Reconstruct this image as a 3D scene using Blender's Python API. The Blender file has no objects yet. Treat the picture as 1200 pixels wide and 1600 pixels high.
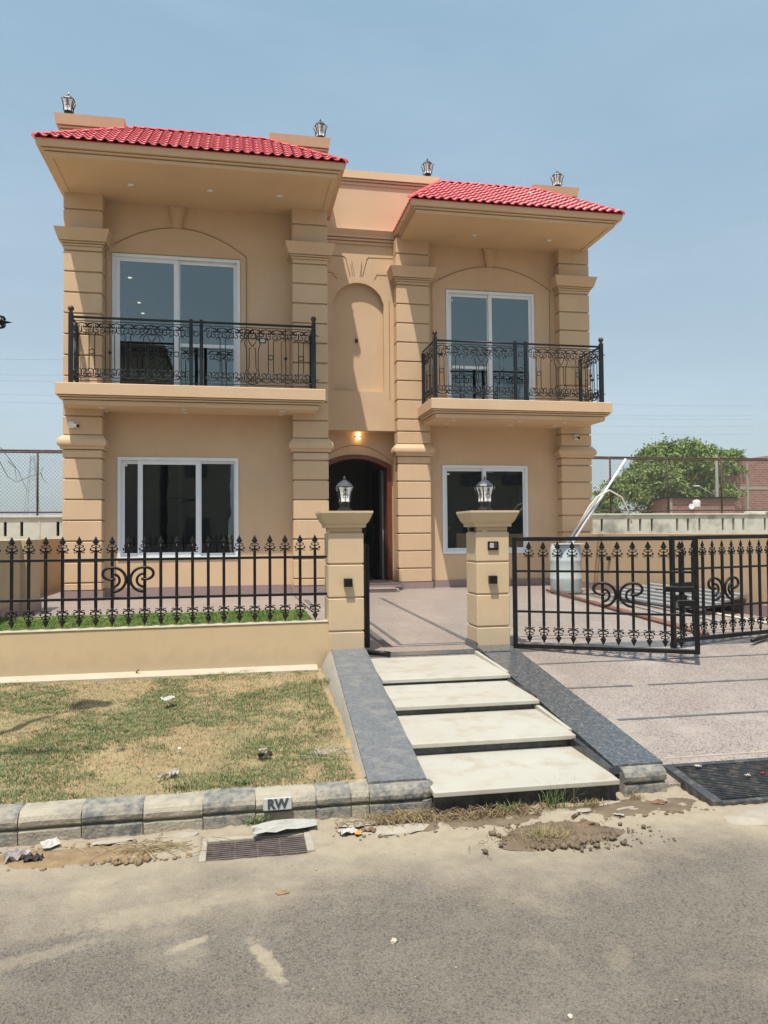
import bpy, math, random
import numpy as np
from mathutils import Matrix, Vector
random.seed(7); rng = np.random.default_rng(7)
S = bpy.context.scene
C = S.collection
R = math.radians

# ------------------------------------------------------------------ camera, sky, sun, exposure
yaw, pit, rol, FPX, EYE = R(10.879), R(1.612), R(-.483), 1193.66, 1.55
Fv = Vector((math.sin(yaw)*math.cos(pit), math.cos(yaw)*math.cos(pit), math.sin(pit)))
R0 = Vector((math.cos(yaw), -math.sin(yaw), 0)); U0 = R0.cross(Fv)
Rv = R0*math.cos(rol)+U0*math.sin(rol); Uv = U0*math.cos(rol)-R0*math.sin(rol)
cd = bpy.data.cameras.new('camera'); cam = bpy.data.objects.new('camera', cd); C.objects.link(cam)
M = Matrix(((Rv.x, Uv.x, -Fv.x, 0), (Rv.y, Uv.y, -Fv.y, 0), (Rv.z, Uv.z, -Fv.z, EYE), (0, 0, 0, 1)))
cam.matrix_world = M
cd.sensor_fit = 'HORIZONTAL'; cd.sensor_width = 36; cd.lens = 36*FPX/1200; cd.clip_start = .05; cd.clip_end = 3000
S.camera = cam
L = Vector((.2, .33, -1)).normalized()
w = bpy.data.worlds.new('World'); S.world = w; w.use_nodes = True
nt = w.node_tree; nt.nodes.clear()
sky = nt.nodes.new('ShaderNodeTexSky'); sky.sky_type = 'NISHITA'; sky.sun_disc = False
sky.sun_elevation = math.asin(-L.z); sky.sun_rotation = math.atan2(-L.x, -L.y)
sky.altitude = 200; sky.air_density = 1.0; sky.dust_density = 4.0; sky.ozone_density = 2.0
bg = nt.nodes.new('ShaderNodeBackground'); bg.inputs[1].default_value = .08
wo = nt.nodes.new('ShaderNodeOutputWorld')
# thin pale summer haze over the whole dome, added to the physical sky
tc = nt.nodes.new('ShaderNodeTexCoord'); sx_ = nt.nodes.new('ShaderNodeSeparateXYZ'); cr = nt.nodes.new('ShaderNodeValToRGB')
nt.links.new(tc.outputs['Generated'], sx_.inputs[0])
el = cr.color_ramp.elements; el[0].position = 0; el[0].color = (.265, .325, .335, 1); el[1].position = 1; el[1].color = (.11, .20, .27, 1)
for p_, c_ in ((.25, (.215, .272, .275)), (.57, (.172, .275, .315))):
    e_ = el.new(p_); e_.color = c_+(1,)
# faint wisps of high cloud
mp = nt.nodes.new('ShaderNodeMapping'); mp.inputs['Scale'].default_value = (1.2, 1.2, 5); mp.inputs['Rotation'].default_value = (.5, .2, .3)
cn = nt.nodes.new('ShaderNodeTexNoise'); cn.inputs['Scale'].default_value = 1.6; cn.inputs['Detail'].default_value = 7; cn.inputs['Roughness'].default_value = .6
cm = nt.nodes.new('ShaderNodeMapRange'); cm.inputs[1].default_value = .42; cm.inputs[2].default_value = .8; cm.inputs[4].default_value = .30
mxc = nt.nodes.new('ShaderNodeMix'); mxc.data_type = 'RGBA'; mxc.inputs[7].default_value = (.45, .50, .53, 1)
nt.links.new(tc.outputs['Generated'], mp.inputs[0]); nt.links.new(mp.outputs[0], cn.inputs['Vector']); nt.links.new(cn.outputs[0], cm.inputs[0])
nt.links.new(cm.outputs[0], mxc.inputs[0]); nt.links.new(cr.outputs[0], mxc.inputs[6]); nt.links.new(sx_.outputs[2], cr.inputs[0])
bg2 = nt.nodes.new('ShaderNodeBackground'); bg2.inputs[1].default_value = 1.0; ad = nt.nodes.new('ShaderNodeAddShader')
nt.links.new(mxc.outputs[2], bg2.inputs[0]); nt.links.new(sky.outputs[0], bg.inputs[0])
nt.links.new(bg.outputs[0], ad.inputs[0]); nt.links.new(bg2.outputs[0], ad.inputs[1]); nt.links.new(ad.outputs[0], wo.inputs[0])
sd = bpy.data.lights.new('sun', 'SUN'); sd.energy = 4.7; sd.angle = R(.53); sd.color = (1, .945, .85)
sun = bpy.data.objects.new('sun', sd); C.objects.link(sun)
sun.rotation_euler = L.to_track_quat('-Z', 'Y').to_euler()
S.view_settings.view_transform = 'Standard'; S.view_settings.look = 'None'
S.view_settings.gamma = 1; S.view_settings.use_curve_mapping = False; S.view_settings.exposure = 0.22
S.cycles.max_bounces = 8; S.cycles.diffuse_bounces = 2; S.cycles.transparent_max_bounces = 24

# ------------------------------------------------------------------ materials
def pmat(name, c1, c2=None, scale=3, rough=.6, bump=0, bscale=60, metal=0, spec=.5, c3=None, s3=30, f3=.5, lo=.35, hi=.65):
    m = bpy.data.materials.new(name); m.use_nodes = True
    t = m.node_tree; n = t.nodes; l = t.links; b = n['Principled BSDF']
    b.inputs['Roughness'].default_value = rough; b.inputs['Metallic'].default_value = metal
    b.inputs['Specular IOR Level'].default_value = spec
    g = n.new('ShaderNodeNewGeometry')
    def noise(s, d=5):
        x = n.new('ShaderNodeTexNoise'); x.inputs['Scale'].default_value = s; x.inputs['Detail'].default_value = d
        x.inputs['Roughness'].default_value = .6
        l.new(g.outputs['Position'], x.inputs['Vector']); return x
    def mix(a, bb, f):
        x = n.new('ShaderNodeMix'); x.data_type = 'RGBA'
        for i, v in ((6, a), (7, bb)):
            if isinstance(v, tuple): x.inputs[i].default_value = v+(1,)
            else: l.new(v, x.inputs[i])
        if isinstance(f, float): x.inputs[0].default_value = f
        else: l.new(f, x.inputs[0])
        return x.outputs[2]
    def ramp(v, lo, hi, top=1.0):
        x = n.new('ShaderNodeMapRange'); x.inputs[1].default_value = lo; x.inputs[2].default_value = hi; x.inputs[4].default_value = top
        l.new(v, x.inputs[0]); return x.outputs[0]
    m['h'] = 0
    col = c1
    if c2: col = mix(c1, c2, ramp(noise(scale).outputs[0], lo, hi))
    if c3: col = mix(col, c3, ramp(noise(s3).outputs[0], .5, .7, f3))
    if isinstance(col, tuple): b.inputs['Base Color'].default_value = col+(1,)
    else: l.new(col, b.inputs['Base Color'])
    if bump:
        bp = n.new('ShaderNodeBump'); bp.inputs['Strength'].default_value = bump; bp.inputs['Distance'].default_value = .01
        l.new(noise(bscale).outputs[0], bp.inputs['Height']); l.new(bp.outputs[0], b.inputs['Normal'])
    return m, dict(t=t, n=n, l=l, b=b, g=g, noise=noise, mix=mix, ramp=ramp, col=col)
def P(*a, **k): return pmat(*a, **k)[0]
M_paint = P('tan_wall_paint', (.61, .42, .258), (.645, .45, .282), 1.2, .75, .2, 35, c3=(.53, .36, .215), s3=.9, f3=.4)
M_ochre = P('ochre_wall_paint', (.58, .435, .26), (.62, .465, .285), 1.5, .75, .12, 90, c3=(.54, .41, .24), s3=3, f3=.35)
M_post = P('gate_post_paint', (.585, .43, .265), (.62, .46, .29), 1.5, .75, .15, 90, c3=(.50, .38, .235), s3=3, f3=.3)
M_side = P('side_wall_paint', (.50, .36, .225), (.54, .39, .245), 1.2, .8, .12, 80)
def wear(m, dust, z0, z1, f, streak=.0):
    t = m.node_tree; n = t.nodes; l = t.links; b = n['Principled BSDF']; src = b.inputs['Base Color'].links[0].from_socket
    g = n.new('ShaderNodeNewGeometry'); s = n.new('ShaderNodeSeparateXYZ'); l.new(g.outputs['Position'], s.inputs[0])
    nz = n.new('ShaderNodeTexNoise'); nz.inputs['Scale'].default_value = 9; nz.inputs['Detail'].default_value = 8; l.new(g.outputs['Position'], nz.inputs['Vector'])
    a = n.new('ShaderNodeMath'); a.operation = 'MULTIPLY_ADD'; l.new(nz.outputs[0], a.inputs[0]); a.inputs[1].default_value = -(z1-z0)*1.4; l.new(s.outputs[2], a.inputs[2])
    r = n.new('ShaderNodeMapRange'); r.inputs[1].default_value = z0-(z1-z0)*.2; r.inputs[2].default_value = z0-(z1-z0)*.9; r.inputs[4].default_value = f; l.new(a.outputs[0], r.inputs[0])
    mx = n.new('ShaderNodeMix'); mx.data_type = 'RGBA'; l.new(src, mx.inputs[6]); mx.inputs[7].default_value = dust+(1,); l.new(r.outputs[0], mx.inputs[0]); out = mx.outputs[2]
    if streak:
        mp = n.new('ShaderNodeMapping'); mp.inputs['Scale'].default_value = (9, 9, .45); l.new(g.outputs['Position'], mp.inputs[0])
        n2 = n.new('ShaderNodeTexNoise'); n2.inputs['Scale'].default_value = 1; n2.inputs['Detail'].default_value = 9; n2.inputs['Roughness'].default_value = .7; l.new(mp.outputs[0], n2.inputs['Vector'])
        r2 = n.new('ShaderNodeMapRange'); r2.inputs[1].default_value = .5; r2.inputs[2].default_value = .78; r2.inputs[4].default_value = streak; l.new(n2.outputs[0], r2.inputs[0])
        m2 = n.new('ShaderNodeMix'); m2.data_type = 'RGBA'; l.new(out, m2.inputs[6]); m2.inputs[7].default_value = (.38, .265, .175, 1); l.new(r2.outputs[0], m2.inputs[0]); out = m2.outputs[2]
    l.new(out, b.inputs['Base Color'])
wear(M_paint, (.50, .40, .29), .6, 1.0, .3, .14); wear(M_ochre, (.42, .34, .22), .42, .62, .6, .12); wear(M_post, (.45, .37, .26), .62, .95, .45, .12); wear(M_side, (.40, .31, .21), .7, 1.0, .4, .2)
M_dark = P('groove_and_shade_paint', (.25, .14, .075), None, rough=.8)  # brown for the wall grooves and for the painted relief shadow lines
M_tile = P('red_roof_tile', (.74, .12, .14), (.82, .17, .19), 2, .38, .05, 40, c3=(.70, .28, .27), s3=25, f3=.4)
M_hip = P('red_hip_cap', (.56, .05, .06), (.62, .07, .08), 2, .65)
M_upvc = P('white_upvc', (.80, .83, .85), (.76, .79, .81), 6, .35)
M_iron = P('black_iron_paint', (.006, .006, .007), (.012, .012, .012), 20, .42, .1, 60, spec=.3)
M_iron2 = P('rail_iron_paint', (.008, .010, .013), (.014, .017, .02), 20, .42, .1, 60, spec=.35)
M_ball = P('rusty_brown_ball', (.045, .022, .016), (.08, .04, .03), 20, .4)
M_granite = P('black_granite', (.05, .058, .066), (.105, .115, .125), 60, .22, .06, 120, c3=(.33, .31, .28), s3=30, f3=.35)
M_granite2 = P('dusty_granite', (.10, .11, .12), (.175, .185, .19), 45, .5, .12, 120, c3=(.26, .25, .22), s3=9, f3=.65)
M_riser = P('black_riser_granite', (.02, .021, .025), (.06, .062, .068), 9, .2, c3=(.15, .14, .12), s3=20, f3=.3)
M_marble = P('cream_marble', (.43, .41, .345), (.465, .45, .395), 2.2, .42, .05, 30, c3=(.36, .30, .21), s3=6, f3=.7)
M_inlay = P('grey_inlay_granite', (.085, .085, .085), (.14, .135, .13), 10, .4)
M_plaster = P('rough_cement_plaster', (.25, .23, .19), (.34, .305, .245), 9, .9, .8, 50, c3=(.22, .19, .14), s3=9, f3=.6)
M_skirt = P('pink_terrazzo_skirting', (.26, .185, .175), (.33, .24, .225), 60, .5, c3=(.17, .12, .12), s3=90, f3=.7)
M_kd = P('kerb_faded_black', (.12, .125, .13), (.29, .27, .225), 22, .9, .8, 60, c3=(.37, .325, .245), s3=5, f3=1.0, lo=.36, hi=.62)
M_kl = P('kerb_dusty_white', (.33, .30, .235), (.40, .36, .275), 12, .9, .8, 60, c3=(.20, .185, .155), s3=9, f3=.7)
M_conc = P('concrete', (.31, .28, .225), (.37, .33, .265), 8, .9, .4, 50, c3=(.25, .21, .16), s3=14, f3=.5)
M_bgwall = P('stained_white_wall', (.50, .485, .42), (.56, .545, .48), 2.5, .9, .3, 20, c3=(.20, .19, .17), s3=1.6, f3=.8)
M_black = P('dark_void', (.02, .02, .018), None, rough=.9)
M_rust = P('rusty_pipe', (.06, .035, .03), (.11, .06, .045), 8, .7)
M_wood = P('dark_red_door_wood', (.14, .040, .020), (.19, .056, .028), 12, .35)
M_leafdoor = P('dark_door_leaf', (.012, .009, .008), None, rough=.5)
M_int = P('interior_paint', (.30, .29, .26), None, rough=.9)
M_intf = P('interior_floor', (.35, .35, .34), None, rough=.25)
M_drum = P('pale_blue_plastic', (.36, .45, .50), (.50, .54, .53), 3, .6, .2, 20, c3=(.55, .50, .42), s3=5, f3=.8)
M_pvc = P('white_pvc', (.72, .74, .78), None, rough=.35)
M_alu = P('aluminium_sheet', (.30, .31, .315), (.25, .26, .265), 6, .5, metal=.1)
M_brown = P('brown_pipe', (.16, .07, .05), (.22, .11, .08), 10, .6)
M_steel = P('dark_steel_grate', (.03, .032, .036), (.06, .06, .06), 10, .4, c3=(.30, .25, .19), s3=18, f3=.4)
M_rgrate = P('rusty_drain_bar', (.085, .068, .062), (.15, .12, .10), 20, .8, .3, 60)
M_brick = P('red_brick', (.26, .11, .085), (.32, .15, .115), 1.5, .9, .3, 15, c3=(.22, .07, .05), s3=4, f3=.6)
nb = M_brick.node_tree; br = nb.nodes.new('ShaderNodeTexBrick'); br.inputs['Scale'].default_value = 1.0
br.inputs['Brick Width'].default_value = .5; br.inputs['Row Height'].default_value = .2; br.inputs['Mortar Size'].default_value = .02
br.inputs['Mortar'].default_value = (.30, .27, .23, 1); br.inputs['Color1'].default_value = (.24, .10, .075, 1); br.inputs['Color2'].default_value = (.33, .15, .115, 1)
gb = nb.nodes.new('ShaderNodeNewGeometry'); sb = nb.nodes.new('ShaderNodeSeparateXYZ'); cb = nb.nodes.new('ShaderNodeCombineXYZ')
nb.links.new(gb.outputs['Position'], sb.inputs[0]); nb.links.new(sb.outputs[0], cb.inputs[0]); nb.links.new(sb.outputs[2], cb.inputs[1]); nb.links.new(cb.outputs[0], br.inputs['Vector'])
nb.links.new(br.outputs['Color'], nb.nodes['Principled BSDF'].inputs['Base Color'])
M_leaf = P('tree_leaf_green', (.12, .18, .04), (.18, .245, .06), .8, .7, c3=(.25, .29, .08), s3=2.5, f3=.7)
M_bark = P('bark', (.12, .09, .065), (.18, .14, .10), 6, .9, .5, 30)
M_white = P('white_plastic', (.75, .75, .74), None, rough=.4)
M_lampglass = P('frosted_lamp_glass', (.88, .90, .90), (.84, .86, .87), 30, .5, .2, 80)
M_lamproof = P('grey_lamp_roof', (.035, .04, .044), (.07, .078, .082), 25, .35, spec=.5)
b_ = M_lampglass.node_tree.nodes['Principled BSDF']; b_.inputs['Roughness'].default_value = .8
M_lampmetal = P('lamp_metal', (.008, .009, .010), (.016, .017, .018), 25, .4, spec=.4)
M_gg = P('green_grass', (.095, .15, .045), (.15, .20, .07), 3, .7, c3=(.24, .21, .09), s3=14, f3=.6)
M_lawn = P('lawn_grass', (.075, .15, .02), (.13, .20, .03), 4, .7, c3=(.26, .25, .07), s3=9, f3=.6)
M_dry = P('dry_grass', (.27, .20, .10), (.36, .28, .15), 5, .85, c3=(.22, .16, .08), s3=20, f3=.5)
M_straw = P('root_straw', (.20, .145, .075), (.30, .22, .12), 12, .9)
M_soil = P('loose_soil', (.20, .135, .07), (.28, .20, .115), 14, .95, .6, 60)
M_wet = P('damp_mud', (.12, .085, .052), (.17, .125, .08), 9, .75, .5, 60)
M_paper = P('crumpled_white_paper', (.40, .37, .335), (.47, .44, .41), 20, .8)
M_sack = P('dusty_sack', (.33, .32, .29), (.38, .37, .34), 20, .85)
M_mauve = P('mauve_plastic_bag', (.27, .23, .24), (.36, .32, .32), 20, .6)
M_brleaf = P('dead_leaf', (.14, .07, .04), (.22, .13, .08), 20, .8)
M_char = P('charred_scrap', (.04, .03, .03), None, rough=.8)
M_orange = P('orange_scrap', (.65, .33, .07), None, rough=.6)
M_red = P('red_scrap', (.5, .03, .03), None, rough=.6)
M_stone = P('pale_stone', (.50, .43, .34), (.58, .52, .42), 30, .9)
M_hose = P('pale_green_hose', (.40, .44, .28), None, rough=.5)
M_hose2 = P('cream_hose', (.62, .60, .50), None, rough=.5)
M_across = P('opposite_house_paint', (.24, .20, .16), (.28, .235, .19), 1, .9)
M_farw = P('far_white_house', (.55, .53, .50), (.62, .60, .57), .3, .9)
M_farp = P('far_pink_house', (.50, .30, .25), None, rough=.9)
M_farwin = P('far_window_dark', (.06, .06, .07), None, rough=.3)
M_cpole = P('concrete_pole', (.36, .34, .31), (.42, .40, .37), 2, .9)
M_wire = P('power_wire', (.10, .10, .11), None, rough=.6)
M_tower = P('galvanised_lattice', (.26, .28, .30), None, rough=.6)
M_bell = P('grey_bell_button', (.42, .40, .40), None, rough=.4)
M_letter = P('stencil_black', (.045, .05, .06), None, rough=.8)
M_plate = P('pale_grey_plate', (.40, .41, .40), (.46, .46, .44), 30, .8)

def emis(name, col, s):
    m = bpy.data.materials.new(name); m.use_nodes = True; t = m.node_tree; t.nodes.clear()
    e = t.nodes.new('ShaderNodeEmission'); e.inputs[0].default_value = col+(1,); e.inputs[1].default_value = s
    o = t.nodes.new('ShaderNodeOutputMaterial'); t.links.new(e.outputs[0], o.inputs[0]); return m
M_warm = emis('warm_lamp_glow', (1, .62, .25), 14)
M_led = emis('ceiling_led_glow', (1, .97, .9), 5)

m = bpy.data.materials.new('tinted_window_glass'); m.use_nodes = True; t = m.node_tree; t.nodes.clear()
tr = t.nodes.new('ShaderNodeBsdfTransparent'); tr.inputs[0].default_value = (.42, .45, .43, 1)
gl = t.nodes.new('ShaderNodeBsdfGlossy'); gl.inputs['Roughness'].default_value = .01; gl.inputs[0].default_value = (.62, .70, .70, 1)
lw = t.nodes.new('ShaderNodeLayerWeight'); lw.inputs[0].default_value = .35
ma = t.nodes.new('ShaderNodeMath'); ma.operation = 'ADD'; ma.inputs[1].default_value = .17; ma.use_clamp = True
mx = t.nodes.new('ShaderNodeMixShader'); o = t.nodes.new('ShaderNodeOutputMaterial')
g = t.nodes.new('ShaderNodeNewGeometry'); nz = t.nodes.new('ShaderNodeTexNoise'); nz.inputs['Scale'].default_value = 1.1
bp = t.nodes.new('ShaderNodeBump'); bp.inputs['Strength'].default_value = .05; bp.inputs['Distance'].default_value = .05
t.links.new(g.outputs['Position'], nz.inputs['Vector']); t.links.new(nz.outputs[0], bp.inputs['Height']); t.links.new(bp.outputs[0], gl.inputs['Normal'])
t.links.new(lw.outputs['Fresnel'], ma.inputs[0]); t.links.new(ma.outputs[0], mx.inputs[0])
t.links.new(tr.outputs[0], mx.inputs[1]); t.links.new(gl.outputs[0], mx.inputs[2]); t.links.new(mx.outputs[0], o.inputs[0])
M_glass = m

# court terrazzo: pink with aggregate and soft wear
def terrazzo(name, a, b_, c):
    m, k = pmat(name, a, b_, 1.3, .42, .05, 120)
    n, l = k['n'], k['l']
    v = n.new('ShaderNodeTexVoronoi'); v.inputs['Scale'].default_value = 130; l.new(k['g'].outputs['Position'], v.inputs['Vector'])
    col = k['mix'](k['col'], c, k['ramp'](v.outputs['Color'], .55, .70, .8))
    col = k['mix'](col, (.40, .355, .31), k['ramp'](k['noise'](2.5, 8).outputs[0], .52, .72, .6))
    l.new(col, k['b'].inputs['Base Color']); return m
M_terr = terrazzo('pink_terrazzo', (.32, .27, .232), (.365, .312, .27), (.12, .085, .085))

def road_mat():
    m, k = pmat('dusty_asphalt', (.182, .157, .128), (.22, .192, .156), 1.6, .9, 1.0, 150, spec=.2)
    n, l, g = k['n'], k['l'], k['g']
    v = n.new('ShaderNodeTexVoronoi'); v.inputs['Scale'].default_value = 120; l.new(g.outputs['Position'], v.inputs['Vector'])
    sp = n.new('ShaderNodeSeparateColor'); l.new(v.outputs['Color'], sp.inputs[0])
    col = k['mix'](k['col'], (.25, .228, .19), k['ramp'](sp.outputs[0], .75, .95, .5))
    col = k['mix'](col, (.07, .064, .055), k['ramp'](sp.outputs[1], .66, .92, .6))
    col = k['mix'](col, (.26, .235, .195), k['ramp'](k['noise'](3.1, 9).outputs[0], .50, .70, .65))
    v2 = n.new('ShaderNodeTexVoronoi'); v2.inputs['Scale'].default_value = 230; l.new(g.outputs['Position'], v2.inputs['Vector'])
    sp2 = n.new('ShaderNodeSeparateColor'); l.new(v2.outputs['Color'], sp2.inputs[0])
    col = k['mix'](col, (.27, .245, .205), k['ramp'](sp2.outputs[0], .55, .95, .55)); col = k['mix'](col, (.06, .055, .046), k['ramp'](sp2.outputs[1], .6, .98, .6))
    # sand that has drifted towards the kerb, and scattered patches of it
    xy = n.new('ShaderNodeSeparateXYZ'); l.new(g.outputs['Position'], xy.inputs[0])
    nn = k['noise'](1.15, 9).outputs[0]; n2 = k['noise'](5.5, 9).outputs[0]
    a = n.new('ShaderNodeMath'); a.operation = 'MULTIPLY_ADD'; l.new(nn, a.inputs[0]); a.inputs[1].default_value = 1.9; l.new(xy.outputs[1], a.inputs[2])
    a2 = n.new('ShaderNodeMath'); a2.operation = 'MULTIPLY_ADD'; l.new(n2, a2.inputs[0]); a2.inputs[1].default_value = .7; l.new(a.outputs[0], a2.inputs[2])
    sand = k['mix']((.43, .365, .27), (.38, .32, .23), k['ramp'](k['noise'](16, 8).outputs[0], .35, .65))
    col = k['mix'](col, sand, k['ramp'](a2.outputs[0], 4.35, 5.1, .9))
    col = k['mix'](col, sand, k['ramp'](k['noise'](2.3, 12).outputs[0], .56, .74, .4))
    def sp_patch(cx, cy, ang, la, lb, top):
        nonlocal col
        vm = n.new('ShaderNodeVectorMath'); vm.operation = 'SUBTRACT'; l.new(g.outputs['Position'], vm.inputs[0]); vm.inputs[1].default_value = (cx, cy, 0)
        vr = n.new('ShaderNodeVectorRotate'); vr.rotation_type = 'Z_AXIS'; vr.inputs['Angle'].default_value = -ang; l.new(vm.outputs[0], vr.inputs[0])
        vs_ = n.new('ShaderNodeVectorMath'); vs_.operation = 'MULTIPLY'; l.new(vr.outputs[0], vs_.inputs[0]); vs_.inputs[1].default_value = (1/la, 1/lb, 0)
        ln = n.new('ShaderNodeVectorMath'); ln.operation = 'LENGTH'; l.new(vs_.outputs[0], ln.inputs[0])
        s2 = n.new('ShaderNodeMath'); s2.operation = 'MULTIPLY_ADD'; l.new(k['noise'](26, 8).outputs[0], s2.inputs[0]); s2.inputs[1].default_value = -2.2; l.new(ln.outputs['Value'], s2.inputs[2])
        mr = n.new('ShaderNodeMapRange'); mr.inputs[1].default_value = -.05; mr.inputs[2].default_value = -.55; mr.inputs[3].default_value = 0; mr.inputs[4].default_value = top
        l.new(s2.outputs[0], mr.inputs[0]); col = k['mix'](col, sand, mr.outputs[0])
    sp_patch(.10, 2.86, -1.25, .20, .035, .85); sp_patch(-.18, 3.03, .5, .10, .03, .8); sp_patch(-.75, 3.05, .3, .30, .05, .4)
    sp_patch(-.35, 3.3, .2, .35, .10, .55); sp_patch(1.35, 2.6, 1.0, .10, .05, .25)
    l.new(col, k['b'].inputs['Base Color']); return m
M_road = road_mat()
def verge_mat():
    m, k = pmat('dry_soil_and_thatch', (.31, .225, .128), (.36, .27, .155), 3, .95, .7, 45, spec=.2)
    l = k['l']
    col = k['mix'](k['col'], (.27, .20, .11), k['ramp'](k['noise'](40, 8).outputs[0], .45, .62, .7))
    col = k['mix'](col, (.17, .175, .08), k['ramp'](k['noise'](2.2, 9).outputs[0], .50, .64, .5))
    l.new(col, k['b'].inputs['Base Color']); return m
M_verge = verge_mat()
M_ground = P('dry_open_ground', (.34, .27, .18), (.28, .25, .14), .1, .95)

# ------------------------------------------------------------------ mesh kit
class MB:
    def __init__(s): s.v = []; s.f = []; s.sm = []
    def add(s, vs, fs, smooth=False):
        o = len(s.v); s.v += [tuple(p) for p in vs]; s.f += [tuple(o+i for i in f) for f in fs]; s.sm += [smooth]*len(fs); return s
    def box(s, x0, x1, y0, y1, z0, z1):
        return s.add([(x0,y0,z0),(x1,y0,z0),(x1,y1,z0),(x0,y1,z0),(x0,y0,z1),(x1,y0,z1),(x1,y1,z1),(x0,y1,z1)],
                     [(0,3,2,1),(4,5,6,7),(0,1,5,4),(1,2,6,5),(2,3,7,6),(3,0,4,7)])
    def cbox(s, x0, x1, y0, y1, z0, z1, b):      # box with chamfered edges
        vs = []; 
        X = (x0, x1); Y = (y0, y1); Z = (z0, z1)
        for i in (0,1):
            for j in (0,1):
                for k in (0,1):
                    sx, sy, sz = (1,-1)[i]*b, (1,-1)[j]*b, (1,-1)[k]*b
                    vs += [(X[i], Y[j]+sy, Z[k]+sz), (X[i]+sx, Y[j], Z[k]+sz), (X[i]+sx, Y[j]+sy, Z[k])]
        q = lambda i, j, k, a: (i*4+j*2+k)*3+a
        fs = []
        for i in (0,1): fs.append([q(i,0,0,0), q(i,1,0,0), q(i,1,1,0), q(i,0,1,0)][::(-1 if i == 0 else 1)])
        for j in (0,1): fs.append([q(0,j,0,1), q(1,j,0,1), q(1,j,1,1), q(0,j,1,1)][::(1 if j == 0 else -1)])
        for k in (0,1): fs.append([q(0,0,k,2), q(1,0,k,2), q(1,1,k,2), q(0,1,k,2)][::(-1 if k == 0 else 1)])
        for i in (0,1):
            for j in (0,1): fs.append([q(i,j,0,0), q(i,j,0,1), q(i,j,1,1), q(i,j,1,0)])
        for i in (0,1):
            for k in (0,1): fs.append([q(i,0,k,0), q(i,0,k,2), q(i,1,k,2), q(i,1,k,0)])
        for j in (0,1):
            for k in (0,1): fs.append([q(0,j,k,1), q(0,j,k,2), q(1,j,k,2), q(1,j,k,1)])
        for i in (0,1):
            for j in (0,1):
                for k in (0,1): fs.append([q(i,j,k,0), q(i,j,k,1), q(i,j,k,2)])
        return s.add(vs, fs)
    def prism_xz(s, poly, y0, y1):
        n = len(poly)
        return s.add([(x, y0, z) for x, z in poly]+[(x, y1, z) for x, z in poly],
                     [tuple(range(n))[::-1], tuple(range(n, 2*n))]+[(i, (i+1) % n, n+(i+1) % n, n+i) for i in range(n)])
    def prism_yz(s, poly, x0, x1):
        n = len(poly)
        return s.add([(x0, y, z) for y, z in poly]+[(x1, y, z) for y, z in poly],
                     [tuple(range(n)), tuple(range(n, 2*n))[::-1]]+[((i+1) % n, i, n+i, n+(i+1) % n) for i in range(n)])
    def slab(s, q, th):       # quad of 4 points extruded down by th
        return s.add([tuple(p) for p in q]+[(p[0], p[1], p[2]-th) for p in q],
                     [(0,1,2,3),(7,6,5,4),(0,4,5,1),(1,5,6,2),(2,6,7,3),(3,7,4,0)])
    def tube(s, pts, r, n=6, cap=True, rr=None):
        pts = [Vector(p) for p in pts]; m = len(pts); vs = []; up = None
        for i, p in enumerate(pts):
            d = (pts[min(i+1, m-1)]-pts[max(i-1, 0)]).normalized()
            if up is None: up = Vector((0,1,0)) if abs(d.y) < .9 else Vector((1,0,0))
            a = d.cross(up).normalized(); b = a.cross(d).normalized(); up = b
            q = r if rr is None else rr[i]
            for k in range(n):
                t = 2*math.pi*(k+.5)/n; vs.append(p+a*math.cos(t)*q+b*math.sin(t)*q)
        fs = [(i*n+k, i*n+(k+1) % n, (i+1)*n+(k+1) % n, (i+1)*n+k) for i in range(m-1) for k in range(n)]
        if cap: fs += [tuple(range(n))[::-1], tuple(range((m-1)*n, m*n))]
        return s.add(vs, fs, n > 4)
    def bar(s, a, b, hw, hh=None):
        return s.tube([a, b], hw*1.414, 4)
    def lathe(s, prof, c=(0,0,0), n=16, sq=False):
        vs = []; m = len(prof)
        for r, z in prof:
            for k in range(n):
                t = 2*math.pi*(k+.5)/n; f = 1.0
                if sq: f = 1/max(abs(math.cos(t)), abs(math.sin(t)))
                vs.append((c[0]+r*f*math.cos(t), c[1]+r*f*math.sin(t), c[2]+z))
        fs = [(i*n+k, i*n+(k+1) % n, (i+1)*n+(k+1) % n, (i+1)*n+k) for i in range(m-1) for k in range(n)]
        fs += [tuple(range(n))[::-1], tuple(range((m-1)*n, m*n))]
        return s.add(vs, fs, not sq)
    def mould(s, x0, x1, y0, y1, prof, yb=False):
        vs = []; m = len(prof)
        for z, o in prof:
            b = y1+(o if yb else 0)
            vs += [(x0-o, y0-o, z), (x1+o, y0-o, z), (x1+o, b, z), (x0-o, b, z)]
        fs = [(i*4+k, i*4+(k+1) % 4, (i+1)*4+(k+1) % 4, (i+1)*4+k) for i in range(m-1) for k in range(4)]
        fs += [(3,2,1,0), tuple(range((m-1)*4, m*4))]
        return s.add(vs, fs)
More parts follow.
